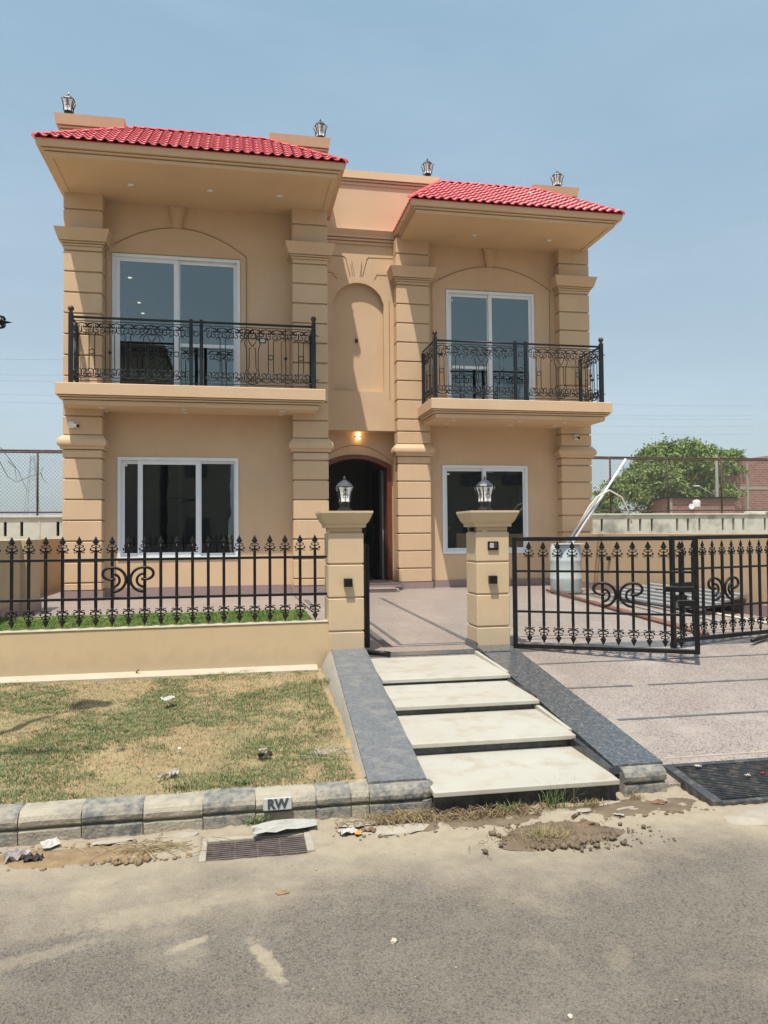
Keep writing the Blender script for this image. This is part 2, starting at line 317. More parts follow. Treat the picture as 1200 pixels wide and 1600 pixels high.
    def wall(s, x0, x1, z0, z1, y0, y1, holes):
        xs = sorted({x0, x1, *[h[0] for h in holes], *[h[1] for h in holes]})
        zs = sorted({z0, z1, *[h[2] for h in holes], *[h[3] for h in holes]})
        def solid(i, k):
            if not (0 <= i < len(xs)-1 and 0 <= k < len(zs)-1): return False
            cx, cz = (xs[i]+xs[i+1])/2, (zs[k]+zs[k+1])/2
            return not any(h[0] < cx < h[1] and h[2] < cz < h[3] for h in holes)
        for i in range(len(xs)-1):
            for k in range(len(zs)-1):
                if not solid(i, k): continue
                a, b, c, d = xs[i], xs[i+1], zs[k], zs[k+1]
                s.add([(a,y0,c),(b,y0,c),(b,y0,d),(a,y0,d)], [(0,1,2,3)]); s.add([(a,y1,c),(b,y1,c),(b,y1,d),(a,y1,d)], [(3,2,1,0)])
                if not solid(i-1, k): s.add([(a,y0,c),(a,y0,d),(a,y1,d),(a,y1,c)], [(0,1,2,3)])
                if not solid(i+1, k): s.add([(b,y0,c),(b,y0,d),(b,y1,d),(b,y1,c)], [(3,2,1,0)])
                if not solid(i, k-1): s.add([(a,y0,c),(b,y0,c),(b,y1,c),(a,y1,c)], [(3,2,1,0)])
                if not solid(i, k+1): s.add([(a,y0,d),(b,y0,d),(b,y1,d),(a,y1,d)], [(0,1,2,3)])
        return s
    def mesh(s, name, m):
        me = bpy.data.meshes.new(name); me.from_pydata(s.v, [], s.f)
        me.polygons.foreach_set('use_smooth', s.sm)
        if m: me.materials.append(m)
        me.update(); return me
    def build(s, name, m, parent=None, bevel=0, **k):
        return put(name, s.mesh(name, m), parent, bevel=bevel, **k)
def put(name, me, parent=None, loc=None, rotz=0, local=False, bevel=0, rot=None, **k):
    o = bpy.data.objects.new(name, me); C.objects.link(o)
    if parent:
        o.parent = parent
        if not local and parent.type == 'EMPTY': o.matrix_parent_inverse = Matrix.Translation(-Vector(parent.location))
    if loc: o.location = loc
    if rot: o.rotation_euler = rot
    elif rotz: o.rotation_euler = (0, 0, rotz)
    if bevel:
        b = o.modifiers.new('soft_edges', 'BEVEL'); b.width = bevel; b.segments = 2; b.limit_method = 'ANGLE'
    for a, v in k.items(): o[a] = v
    return o
def thing(name, label, cat, loc=(0,0,0), rotz=0, group=None):
    o = bpy.data.objects.new(name, None); C.objects.link(o); o.location = loc; o.rotation_euler = (0,0,rotz)
    o.empty_display_size = .2; return tag(o, label, cat, group)
def tag(o, label, cat, group=None):
    o['label'] = label; o['category'] = cat
    if group: o['group'] = group
    return o
def struct(o): o['kind'] = 'structure'; return o
def arr_mesh(name, V, F, m, smooth=False):
    me = bpy.data.meshes.new(name); V = np.asarray(V, np.float32); F = np.asarray(F, np.int32); k = F.shape[1]
    me.vertices.add(len(V)); me.vertices.foreach_set('co', V.ravel())
    me.loops.add(F.size); me.loops.foreach_set('vertex_index', F.ravel())
    me.polygons.add(len(F)); me.polygons.foreach_set('loop_start', np.arange(0, F.size, k, dtype=np.int32))
    me.polygons.foreach_set('loop_total', np.full(len(F), k, np.int32)); me.polygons.foreach_set('use_smooth', np.full(len(F), smooth))
    me.materials.append(m); me.update(calc_edges=True); me.validate(); return me
def vnoise(x, y, s, seed=0):
    r = np.random.default_rng(seed); T = r.random((256, 256)); x = x*s+97.3; y = y*s+31.7
    xi = np.floor(x).astype(int); yi = np.floor(y).astype(int); fx = x-xi; fy = y-yi
    fx = fx*fx*(3-2*fx); fy = fy*fy*(3-2*fy); g = lambda a, b: T[a % 256, b % 256]
    return (g(xi,yi)*(1-fx)+g(xi+1,yi)*fx)*(1-fy)+(g(xi,yi+1)*(1-fx)+g(xi+1,yi+1)*fx)*fy
def grid(name, xs, ys, zf, m):
    X, Y = np.meshgrid(xs, ys); Z = zf(X, Y); V = np.stack([X, Y, Z], -1).reshape(-1, 3); nx = len(xs)
    i = np.arange((len(ys)-1)*nx).reshape(len(ys)-1, nx)[:, :-1].ravel()
    return arr_mesh(name, V, np.stack([i, i+1, i+nx+1, i+nx], -1), m, True)

# ------------------------------------------------------------------ ground, road, verge
def rampz(Y): return .04+(Y-4.2)*.1161
fx = np.concatenate([[-300,-120,-60,-30,-15,-8,-5,-3.5,-2.6], np.arange(-2.1, 3.9, .02), [4.2,5,7,10,20,40,100,300]])
fy = np.concatenate([[-300,-100,-40,-20,-8,-3,0,1,1.6], np.arange(1.9, 4.24, .02), [4.24]])
def roadz(X, Y):
    f = np.clip((X+2.4)*2, 0, 1)*np.clip((4.1-X)*2, 0, 1)*np.clip(Y-1.5, 0, 1)
    z = .004*(vnoise(X, Y, 2.3, 1)-.5)+.003*(vnoise(X, Y, 19, 2)-.5)+.0035*(vnoise(X, Y, 47, 3)-.5)
    s = np.clip((Y-3.72)/.2, 0, 1)                           # sand banked in the gutter
    z = z+s*(.018*vnoise(X, Y, 4, 4)+.02*vnoise(X, Y, 13, 5)**2+.014*vnoise(X, Y, 31, 6)-.006)
    inh = (X > -.17) & (X < .36) & (Y > 3.765) & (Y < 4.03)   # drain pit
    z = z*f; z = np.where(inh, -.03, z)
    pit2 = (X > 2.6) & (Y > 3.9); z = np.where(pit2, -.02, z)
    return z
struct(put('road', grid('road', fx, fy, roadz, M_road)))
struct(MB().slab([(-600,-600,-.03),(600,-600,-.03),(600,7.5,-.03),(-600,7.5,-.03)], .05).build('lower_ground', M_ground))
struct(MB().slab([(-600,7.45,.28),(600,7.45,.28),(600,900,.28),(-600,900,.28)], .3).build('open_ground', M_ground))
vx = np.concatenate([[-60,-20,-8,-4.5], np.arange(-3.4, .96, .025)]); vy = np.arange(4.25, 7.42, .025)
def vergez(X, Y):
    return .165+.095*(Y-4.25)/3.05+.035*(vnoise(X, Y, 1.6, 11)-.5)+.018*(vnoise(X, Y, 6, 12)-.5)+.02*(vnoise(X, Y, 17, 13)-.5)*(np.clip((Y-4.3)*4, 0, 1))
struct(put('verge', grid('verge', vx, vy, vergez, M_verge)))
struct(put('verge', grid('verge', np.arange(7.2, 40, .8), np.arange(4.25, 7.5, .4), vergez, M_verge)))

# kerb stones
kr = thing('kerb', 'row of faded black and white painted kerb stones along the road', 'kerb', (-.5, 4.2, 0))
def kerb_bm(Lk, end=False):
    g = .0025; prof = [(0,0),(0,.072),(.003,.080),(.018,.083),(.018,.093),(0,.097),(-.006,.106),(-.008,.128),(.004,.15),(.022,.164),(.05,.173),(.15,.172),(.15,0)]
    mb = MB(); n = len(prof); xs = [g, .02, Lk*.3, Lk*.6, Lk-.02, Lk-g]; vs = []
    for i, x in enumerate(xs):
        k = .0025 if i in (0, len(xs)-1) else 0
        for y, z in prof: vs.append((x, y+(k if y < .1 else 0)+random.uniform(-.002, .002), max(0, z-(k if z > .1 else 0)+random.uniform(-.0015, .0015))))
    fs = [(i*n+k, (i+1)*n+k, (i+1)*n+(k+1) % n, i*n+(k+1) % n) for i in range(len(xs)-1) for k in range(n)]
    fs += [tuple(range(n)), tuple(range((len(xs)-1)*n, len(xs)*n))[::-1]]
    return mb.add(vs, fs)
edges = [(-.18-.3*k, -.18-.3*(k-1)) for k in range(1, 32)][::-1]
cols = []
for i, (a, b) in enumerate(edges):
    dark = (len(edges)-i) % 2 == 0
    k = kerb_bm(b-a).build('kerb_stone', M_kd if dark else M_kl, kr, loc=(a, 4.13, -.0), rot=None)
    k.rotation_euler = (0, 0, random.uniform(-.006, .006)); k.location.z = random.uniform(-.006, .002)
for a, b, dk in ((-.18, .09, 1), (.09, .41, 0), (.41, .60, 1), (.60, .70, 0), (.70, 1.0, 1)):
    k = kerb_bm(b-a).build('kerb_stone', M_kd if dk else M_kl, kr, loc=(a, 4.13+random.uniform(-.004, .004), random.uniform(-.004, .003)))
# rounded corner stones where the kerb turns at the steps
def corner(x, sgn, mat):
    mb = MB(); prof = [(.0,0),(0,.078),(.008,.085),(.008,.09),(0,.096),(.0,.125),(.008,.15),(.03,.168)]
    vs = []; m = 7; n = len(prof)
    for i in range(m):
        t = math.pi/2*i/(m-1); 
        for r, z in prof:
            q = .09-r; vs.append((x+sgn*q*math.sin(t), 4.22-q*math.cos(t), z))
    fs = [(i*n+k, (i+1)*n+k, (i+1)*n+k+1, i*n+k+1)[::sgn] for i in range(m-1) for k in range(n-1)]
    c = len(vs); vs.append((x, 4.22, .172)); fs += [(i*n+n-1, (i+1)*n+n-1, c)[::sgn] for i in range(m-1)]
    mb.add(vs, fs); return mb.build('kerb_stone', mat, kr)
corner(.995, 1, M_kd)
mb = MB(); prf = [(.022,0),(.022,.14),(.035,.155),(.05,.165),(.145,.166),(.145,0)]
mb.add([(x, 4.13+y, z) for x in (-9.4, .99) for y, z in prf], [(k_, 6+k_, 6+(k_+1) % 6, (k_+1) % 6) for k_ in range(6)]); mb.build('mortar', M_conc, kr)
for a, b, dk in ((2.20, 2.47, 1),):
    kerb_bm(b-a).build('kerb_stone', M_kd, kr, loc=(a, 4.13, -.004))
# RW marker plate with stencilled letters
MB().cbox(-.075, .075, -.006, .012, -.032, .032, .004).build('marker_plate', M_plate, kr, loc=(.205, 4.118, .125), rot=(R(-8), 0, 0))
def text_mesh(body, size, m, name, off=.0):
    cu = bpy.data.curves.new(name, 'FONT'); cu.body = body; cu.size = size; cu.extrude = .0006; cu.align_x = 'CENTER'; cu.align_y = 'CENTER'; cu.offset = off
    to = bpy.data.objects.new(name, cu); C.objects.link(to); dg = bpy.context.evaluated_depsgraph_get()
    me = bpy.data.meshes.new_from_object(to.evaluated_get(dg)); bpy.data.objects.remove(to); me.name = name
    me.materials.clear(); me.materials.append(m); return me
put('stencil_letters', text_mesh('RW', .066, M_letter, 'stencil_letters', .0028), kr, loc=(.205, 4.1095, .126), rot=(R(82), 0, 0))

# ------------------------------------------------------------------ entrance steps
st = thing('entrance_steps', 'four wide cream marble steps with black risers between granite borders', 'steps', (1.6, 5.5, 0))
def il(Y): return 1.035+(Y-4.2)*.055          # inner edge left border
def ir(Y): return 2.165+(Y-4.2)*.045
fr = [(4.05, .145), (4.68, .235), (5.36, .315), (6.05, .375)]
for i, (Y, Z) in enumerate(fr):
    Y2 = fr[i+1][0]+.06 if i < 3 else 7.04
    x0, x1 = il(Y)+(.0 if i == 0 else .002), ir(Y)-.035
    q = [(max(x0, 1.04), Y, Z), (x1, Y-.012, Z), (ir(Y2)-.03, Y2, Z+.012), (il(Y2)+.002, Y2, Z+.012)]
    MB().slab(q, .028).build('marble_tread', M_marble, st, bevel=.004)
    zb = 0 if i == 0 else fr[i-1][1]+.008
    MB().box(q[0][0]+.01, x1-.004, Y+.03, Y+.06, zb-.01, Z-.028).build('riser', M_riser, st)
MB().slab([(1.06,4.1,.1),(2.12,4.1,.1),(2.25,7.0,.3),(1.18,7.0,.3)], .3).build('step_core', M_conc, st)
for (ya, yb, za, zb_, nm) in ((4.19, 6.95, .186, .432, 'granite_border'), (6.955, 7.25, .432, .455, 'granite_border')):
    mb = MB(); mb.slab([(il(ya)-.33+(.0), ya, za), (il(ya), ya, za), (il(yb), yb, zb_), (il(yb)-.33, yb, zb_)], .22); mb.build(nm, M_granite2, st, bevel=.004)
    mb = MB(); mb.slab([(ir(ya), ya, za-.004), (ir(ya)+.315+(.0), ya, za-.004), (ir(yb)+.355, yb, zb_-.014), (ir(yb), yb, zb_-.014)], .06); mb.build(nm, M_granite, st, bevel=.004)
MB().slab([(ir(4.2)+.004, 4.2, .12), (ir(4.2)+.30, 4.2, .12), (ir(7.2)+.345, 7.2, .37), (ir(7.2)+.004, 7.2, .37)], .3).build('border_core', M_riser, st)
# marble skirting triangles beside the upper treads
for i in range(4):
    Y, Z = fr[i]; Y2 = fr[i+1][0]+.03 if i < 3 else 7.02; bz = lambda y: .172+(y-4.19)*.0891
    MB().prism_yz([(Y+.12, Z-.02), (Y2, Z-.02), (Y2, max(Z+.015, bz(Y2))), (Y+.12, max(Z+.003, bz(Y+.12)))], ir(Y)-.032, ir(Y)-.002).build('skirting', M_riser if i in (0, 2) else M_marble, st)
# plaster slope on the outer side of the left border
vs = []; n = 14
mb = MB()
for i in range(n+1):
    Y = 4.3+(7.24-4.3)*i/n; xo = il(Y)-.33; zt = .19+(Y-4.2)*.088
    wv = -.01+.11*max(0, (i-5)/n)+random.uniform(-.012, .012); vs += [(xo+.01, Y, zt-.012), (xo-.015-wv*.3, Y, zt-.03), (xo-.05-wv, Y, vergez(np.array(xo), np.array(Y))-.03)]
fs = [(i*3+k, (i+1)*3+k, (i+1)*3+k+1, i*3+k+1)[::-1] for i in range(n) for k in (0, 1)]
mb.add(vs, fs, True).build('plaster_flank', M_plaster, st)

# ------------------------------------------------------------------ driveway and court
dw = MB().slab([(2.50,4.2,.04),(6.85,4.2,.04),(6.85,7.3,.40),(2.66,7.3,.40)], .3).build('driveway', M_terr); struct(dw)
ct = MB().slab([(1.18,7.3,.40),(6.85,7.3,.40),(6.85,15.4,.43),(1.0,15.4,.43)], .3).slab([(1.18,7.04,.394),(2.28,7.04,.394),(2.28,7.3,.40),(1.18,7.3,.40)], .2).build('court', M_terr); struct(ct)
MB().slab([(1.205,7.06,.402),(2.29,7.05,.402),(2.29,7.27,.405),(1.215,7.27,.405)], .004).build('threshold_strip', M_granite, ct)
MB().slab([(2.66,7.12,rampz(7.12)+.004),(6.5,7.12,rampz(7.12)+.004),(6.5,7.34,.408),(2.66,7.34,.408)], .004).build('threshold_strip', M_inlay, ct)
def strip(x0, y0, x1, y1, wd, par=dw, ramp=True, m=M_inlay):
    d = Vector((x1-x0, y1-y0)).normalized(); n_ = Vector((-d.y, d.x))*wd/2; z = (lambda y: rampz(y)+.004) if ramp else (lambda y: .404+(y-7.3)*.0037)
    q = [(x0-n_.x, y0-n_.y), (x1-n_.x, y1-n_.y), (x1+n_.x, y1+n_.y), (x0+n_.x, y0+n_.y)]
    MB().slab([(a, b, z(b)) for a, b in q], .005).build('inlay_strip', m, par)
strip(2.70, 5.99, 3.27, 5.98, .03); strip(3.42, 5.98, 6.85, 5.97, .03); strip(2.75, 5.245, 6.85, 5.235, .03)
strip(2.72, 6.70, 6.85, 6.69, .028); strip(2.7, 4.55, 6.85, 4.53, .02, m=M_conc)
for a in ((2.40, 7.70, 2.46, 13.1, .06), (1.65, 7.72, 1.70, 13.1, .045), (1.50, 7.6, 1.56, 13.1, .09), (1.52, 7.64, 2.36, 7.62, .03), (1.66, 7.75, 2.36, 7.72, .02),
          (3.0, 7.78, 6.8, 7.76, .03), (3.0, 8.0, 6.8, 7.98, .02), (1.15, 11.2, 1.15, 13.2, .08), (1.05, 8.3, 1.05, 11.2, .09)):
    strip(*a, par=ct, ramp=False)

# left terrace and lawn
struct(MB().slab([(-3.6,10.95,.425),(1.05,10.95,.425),(1.0,14.6,.43),(-3.6,14.6,.43)], .2).slab([(-4.5,14.6,.43),(-2.95,14.6,.43),(-2.95,22,.43),(-4.5,22,.43)], .2).build('terrace', M_terr))
struct(MB().slab([(.93,7.46,.47),(1.19,7.46,.47),(1.19,10.95,.425),(.93,10.95,.425)], .2).build('lawn_border', M_terr))
struct(MB().slab([(-3.1,10.85,.462),(.97,10.85,.462),(.97,10.95,.462),(-3.1,10.95,.462)], .2).build('lawn_kerb', M_conc))
struct(put('lawn', grid('lawn', np.arange(-3.06, .94, .08), np.append(np.arange(7.48, 10.8, .08), 10.85), lambda X, Y: .44+.03*vnoise(X, Y, 2, 21)+.015*vnoise(X, Y, 9, 22), P('lawn_soil', (.10, .13, .03), (.20, .18, .07), 6, .95))))

# ------------------------------------------------------------------ grass
def blades(name, X, Y, Z, hgt, wid, m, lean=.6):
    n = len(X); a = rng.uniform(0, 2*np.pi, n); h = hgt*rng.uniform(.5, 1.25, n); w_ = wid*rng.uniform(.6, 1.3, n); ln = rng.uniform(.1, lean, n)*h
    b = a+rng.uniform(-.8, .8, n)
    V = np.zeros((n, 5, 3)); dx, dy = np.cos(a)*w_/2, np.sin(a)*w_/2; lx, ly = -np.sin(b), np.cos(b)
    V[:, 0] = np.stack([X-dx, Y-dy, Z-.006], -1); V[:, 1] = np.stack([X+dx, Y+dy, Z-.006], -1)
    V[:, 2] = np.stack([X+dx*.8+lx*ln*.4, Y+dy*.8+ly*ln*.4, Z+h*.6], -1); V[:, 3] = np.stack([X-dx*.8+lx*ln*.4, Y-dy*.8+ly*ln*.4, Z+h*.6], -1)
    V[:, 4] = np.stack([X+lx*ln*1.3, Y+ly*ln*1.3, Z+h*.95], -1)
    i = np.arange(n)*5; F = np.concatenate([np.stack([i, i+1, i+2], -1), np.stack([i, i+2, i+3], -1), np.stack([i+3, i+2, i+4], -1)])
    o = put(name, arr_mesh(name, V.reshape(-1, 3), F, m)); o['kind'] = 'stuff'; return o
def scatter(n, x0, x1, y0, y1, dens):
    X = rng.uniform(x0, x1, n); Y = rng.uniform(y0, y1, n); k = rng.random(n) < dens(X, Y); return X[k], Y[k]
def onverge(X, Y): return X < .70+(Y-4.2)*.055-.06-.10*np.clip((Y-5.4)/2, 0, 1)
def patch(X, Y): return np.clip((vnoise(X, Y, 2.1, 31)*.6+vnoise(X, Y, 6.5, 32)*.45-.44)*4, 0, 1)
X, Y = scatter(130000, -2.4, .9, 4.27, 7.28, lambda x, y: (patch(x, y)**1.1*.8+.08)*onverge(x, y))
blades('patchy_grass', X, Y, vergez(X, Y), .022, .0034, M_gg, 1.8)
X, Y = scatter(90000, -2.4, .9, 4.27, 7.28, lambda x, y: (.22+.55*vnoise(x, y, 4, 33))*(1-.4*patch(x, y))*onverge(x, y))
blades('dry_thatch', X, Y, vergez(X, Y), .013, .003, M_dry, 3)
X, Y = scatter(150000, -3.04, .92, 7.5, 10.84, lambda x, y: .75+.25*vnoise(x, y, 5, 34))
blades('lawn_grass', X, Y, .445+.03*vnoise(X, Y, 2, 21), .04, .005, M_lawn, 1.0)
# longer tufts along the wall foot, kerb and steps
def tuft(x, y, z, n, h, m, label, wid=.004, spread=.05, lean=.9):
    X = x+rng.normal(0, spread, n); Y = y+rng.normal(0, spread*.5, n); o = blades('grass_tuft', X-x, Y-y, np.zeros(n), h, wid, m, lean)
    o.location = (x, y, z); del o['kind']; return tag(o, label, 'grass tuft')
tuft(.10, 4.11, .015, 90, .06, M_gg, 'small green weed growing at the kerb foot left of the stencilled letters', .009, .028)
tuft(1.72, 4.02, .01, 60, .15, M_gg, 'tall thin green tuft growing before the lowest marble step, right of its middle')
tuft(1.42, 4.03, .01, 60, .07, M_gg, 'short spiky green tuft before the lowest step near its left end', .006, .05)
tuft(1.95, 4.02, .01, 150, .04, M_dry, 'low straw coloured tuft under the right half of the lowest step', .004, .04)
tuft(2.24, 4.07, .01, 60, .05, M_dry, 'dry grass tuft against the corner kerb stone right of the steps', .004, .03)
tuft(1.52, 3.64, .01, 160, .05, M_dry, 'clump of pulled up grass lying on the mud heap in the road', .004, .05, 2)
tuft(1.52, 3.66, .02, 50, .05, M_gg, 'green blades on the mud heap in the road', .004, .04, 2)
tuft(-.30, 4.33, .17, 90, .035, M_gg, 'dark green tuft behind the kerb right of the paper scrap', .006, .05)
tuft(.02, 4.33, .17, 60, .03, M_gg, 'dark green tuft hanging over the kerb left of the stencilled letters', .006, .03)
tuft(-1.95, 4.95, .2, 30, .10, M_gg, 'taller grass tuft at the left edge of the dry verge', .005, .04)
tuft(-.95, 5.45, .22, 24, .09, M_gg, 'thin upright grass tuft beside the lamp shadow on the verge', .003, .02)
tuft(.68, 6.6, .27, 120, .05, M_gg, 'green tuft against the granite border near the gate post', .004, .07)
# straw pile in front of the left kerb end
def strawpile(x, y, z, n, sx, sy, ln, label, m=M_dry, seed=1, hz=.03):
    rr = np.random.default_rng(seed); mb = MB()
    for i in range(n):
        px, py = rr.normal(0, sx), rr.normal(0, sy); a = rr.normal(0, .9); l_ = ln*rr.uniform(.4, 1.2); pz = abs(rr.normal(0, hz*.4))+.002
        dx, dy = math.cos(a)*l_/2, math.sin(a)*l_/2
        mb.tube([(px-dx, py-dy, pz), (px, py, pz+rr.uniform(0, hz)), (px+dx, py+dy, pz*.8)], .0016, 3, False)
    o = mb.build('straw_pile', m); o.location = (x, y, z); o['kind'] = 'stuff'; return o
strawpile(.86, 4.03, .02, 260, .12, .03, .13, 'heap of dry straw against the left kerb end by the steps')
strawpile(1.35, 4.0, .02, 260, .22, .03, .10, 'strip of dry roots and straw under the lowest marble step', M_straw, 2)
strawpile(-.42, 3.93, .02, 60, .12, .04, .16, 'scattered dry stalks in the sand left of the drain grate', M_dry, 3, .012)
strawpile(.55, 4.75, .2, 26, .1, .05, .14, 'thin pale stalks curled on the verge near the black border', M_paper, 4, .01)
strawpile(1.57, 3.69, .0, 230, .15, .06, .05, 'root litter on the mud heap in the road', M_straw, 9, .03)

# ------------------------------------------------------------------ clods, mud, gutter concrete
def clod(x, y, z, r, m, name, label, cat, flat=.5, seed=0, ax=1.0):
    rr = random.Random(seed+int(x*1000)); mb = MB(); n = 9; rows = 6; vs = []
    for i in range(rows+1):
        ph = math.pi*i/rows
        for k in range(n):
            th = 2*math.pi*k/n; q = r*(1+rr.uniform(-.28, .28)); vs.append((q*ax*math.sin(ph)*math.cos(th), q*math.sin(ph)*math.sin(th), flat*q*math.cos(ph)))
    fs = [(i*n+k, i*n+(k+1) % n, (i+1)*n+(k+1) % n, (i+1)*n+k)[::-1] for i in range(rows) for k in range(n)]
    o = mb.add(vs, fs, False).build(name, m); o.location = (x, y, z+r*flat*.5); return tag(o, label, cat)
def lumps(name, x0, x1, y0, y1, n, r, m, z=.01, seed=3, dens=None):
    rr = np.random.default_rng(seed); mb = MB()
    ico = [(0,0,1),(.9,0,.3),(.28,.85,.3),(-.72,.53,.3),(-.72,-.53,.3),(.28,-.85,.3),(.5,.4,-.6),(-.5,.4,-.6),(0,-.7,-.6)]
    fc = [(0,1,2),(0,2,3),(0,3,4),(0,4,5),(0,5,1),(1,6,2),(2,6,7),(2,7,3),(3,7,4),(4,7,8),(4,8,5),(5,8,1),(1,8,6),(6,8,7)]
    for i in range(n):
        px, py = rr.uniform(x0, x1), rr.uniform(y0, y1); q = r*rr.uniform(.3, 1)**2+.003
        if dens is not None:
            px, py = x0+(x1-x0)*(.5+rr.normal(0, .2)), y0+(y1-y0)*(.5+rr.normal(0, .2))
        mb.add([(px+v[0]*q*rr.uniform(.7, 1.3), py+v[1]*q*rr.uniform(.7, 1.3), z+v[2]*q*.7) for v in ico], fc, True)
    o = mb.build(name, m); o['kind'] = 'stuff'; return o
lumps('gutter_soil', -1.9, -.2, 3.80, 4.10, 420, .016, M_soil)
lumps('gutter_soil', -.62, -.42, 3.80, 3.95, 60, .028, M_soil, .01, 5)
lumps('gutter_soil', -1.3, -.9, 3.86, 4.02, 60, .026, M_soil, .01, 15)
lumps('gutter_soil', .45, 2.6, 3.84, 4.08, 420, .014, M_wet, .01, 6)
lumps('mud_heap', 1.30, 1.92, 3.50, 3.86, 420, .024, M_wet, .012, 7, 1)
lumps('mud_heap', 1.7, 2.15, 3.5, 3.75, 70, .008, M_wet, .004, 8)
lumps('road_grit', -.9, 2.0, 2.2, 3.7, 60, .0028, M_conc, .002, 10)
def blob_sheet(x, y, rx, ry, z, h, m, name, seed=0, rot=0, n=26):
    rr = random.Random(seed); vs = [(0, 0, h)]; off = [rr.uniform(.72, 1.2) for _ in range(n)]
    off = [(off[i]+off[i-1]+off[(i+1) % n])/3 for i in range(n)]
    for f_, zz in ((.55, h), (.85, h*.8), (1.0, 0)):
        for i in range(n):
            t = 2*math.pi*i/n; vs.append((rx*f_*off[i]*math.cos(t), ry*f_*off[i]*math.sin(t), zz+rr.uniform(-.1, .1)*h))
    fs = [(0, 1+i, 1+(i+1) % n) for i in range(n)]
    for k in range(2): fs += [(1+k*n+i, 1+(k+1)*n+i, 1+(k+1)*n+(i+1) % n, 1+k*n+(i+1) % n) for i in range(n)]
    o = MB().add(vs, fs, True).build(name, m); o.location = (x, y, z); o.rotation_euler = (0, 0, rot); return o
for i, (x, y, rx, ry, z_, h, m) in enumerate([(1.45, 3.98, .75, .10, .004, .016, M_wet), (2.2, 3.97, .42, .13, .004, .018, M_wet), (1.6, 3.70, .32, .17, .0, .022, M_wet),
        (-.75, 3.93, .5, .10, .006, .018, M_soil), (-1.4, 3.92, .4, .12, .006, .016, M_soil), (.8, 3.93, .2, .06, .012, .012, M_conc)]):
    struct(blob_sheet(x, y, rx, ry, z_, h, m, 'mud_patch' if m is M_wet else 'soil_patch', i))
for i, (x, y, rx, ry, rt) in enumerate([(-.62, 4.05, .1, .025, .1), (-.28, 4.06, .09, .04, .1), (.62, 4.03, .1, .05, .1), (1.72, 3.945, .09, .025, -.1), (1.86, 3.95, .045, .025, 0), (2.05, 4.02, .08, .014, .2), (2.1, 3.93, .06, .01, .2)]):
    struct(blob_sheet(x, y, rx, ry, .024, .007, M_conc, 'concrete_splash', 20+i, rt))
struct(blob_sheet(3.15, 3.72, .62, .16, .0, .02, M_conc, 'concrete_apron', 40))
clod(1.78, 3.78, .015, .03, M_brleaf, 'brick_lump', 'brown brick lump at the right end of the mud heap', 'brick lump', .4, 1, 1.8)
clod(.578, 2.884, 0, .012, M_stone, 'pebble', 'pale pebble alone on the asphalt in the middle foreground', 'pebble', .8, 2)
clod(.183, 3.37, 0, .016, M_soil, 'soil_lump', 'small crumbled lump of soil on the road below the drain grate', 'soil lump', .5, 3, 1.7)
clod(1.04, 2.33, 0, .009, M_stone, 'pebble', 'tiny pale pebble near the bottom edge of the road, right of middle', 'pebble', .8, 4)
clod(2.33, 3.98, .02, .03, M_brleaf, 'brick_lump', 'flat brown brick chip by the black grate corner', 'brick lump', .35, 5, 1.7)

# litter
def sheet(name, x, y, z, sx, sy, m, label, cat, amp=.01, seed=0, rot=0, tilt=0):
    rr = random.Random(seed); n = 7; vs = [((i/(n-1)-.5)*sx*(1+rr.uniform(-.08, .08)), (j/(n-1)-.5)*sy*(1+rr.uniform(-.08, .08)), rr.uniform(0, amp)) for j in range(n) for i in range(n)]
    fs = [(j*n+i, j*n+i+1, j*n+n+i+1, j*n+n+i) for j in range(n-1) for i in range(n-1)]
    o = MB().add(vs, fs, False).build(name, m); o.location = (x, y, z); o.rotation_euler = (tilt, 0, rot)
    s_ = o.modifiers.new('thick', 'SOLIDIFY'); s_.thickness = .0012; return tag(o, label, cat)
sheet('paper_scrap', -.91, 4.06, .035, .085, .06, M_paper, 'square scrap of pale paper leaning in the gutter at far left', 'paper', .008, 1, .5, .35)
sheet('plastic_bag', -1.03, 3.93, .02, .11, .07, M_mauve, 'crumpled mauve plastic bag in the gutter at far left', 'bag', .05, 2, .3)
sheet('plastic_bag', -.95, 3.90, .018, .08, .05, M_char, 'dark crumpled bag against the mauve one', 'bag', .035, 12, .1)
sheet('paper_scrap', -.535, 6.19, .275, .10, .09, M_paper, 'pinkish paper scrap on the upper part of the dry verge', 'paper', .02, 3, .4)
sheet('paper_scrap', -.36, 4.53, .19, .06, .05, M_paper, 'torn white paper twist on the verge just behind the kerb', 'paper', .03, 4, .8)
sheet('paper_scrap', -.42, 4.50, .19, .075, .012, M_paper, 'thin white paper strip beside the torn twist on the verge', 'paper', .02, 14, .5)
sheet('charred_scrap', .16, 4.75, .20, .085, .04, M_char, 'charred dark scrap on the verge above the stencilled letters', 'scrap', .028, 5, .2)
sheet('paper_scrap', .15, 4.80, .225, .05, .02, M_paper, 'white flake lying on the charred scrap', 'paper', .01, 15, .1)
sheet('cement_sack', .235, 4.02, .035, .32, .10, M_sack, 'flattened pale cement sack lying over the drain grate', 'sack', .022, 6, .12, .12)
sheet('orange_scrap', .60, 3.90, .02, .035, .03, M_orange, 'orange wrapper scrap near the straw heap', 'wrapper', .015, 7, .4)
sheet('plastic_bag', .55, 3.93, .02, .09, .05, M_paper, 'white torn plastic beside the orange wrapper scrap', 'bag', .02, 8, .2)
sheet('dead_leaf', .66, 3.92, .02, .07, .03, M_brleaf, 'brown curled leaf right of the orange wrapper', 'leaf', .02, 9, -.4)
sheet('paper_scrap', 2.02, 3.86, .02, .055, .012, M_paper, 'short white paper strip on the mud right of the mud heap', 'paper', .006, 10, -.5)
sheet('dead_leaf', 1.78, 3.88, .02, .08, .015, M_brleaf, 'thin brown leaf on the mud heap edge', 'leaf', .02, 11, .6)
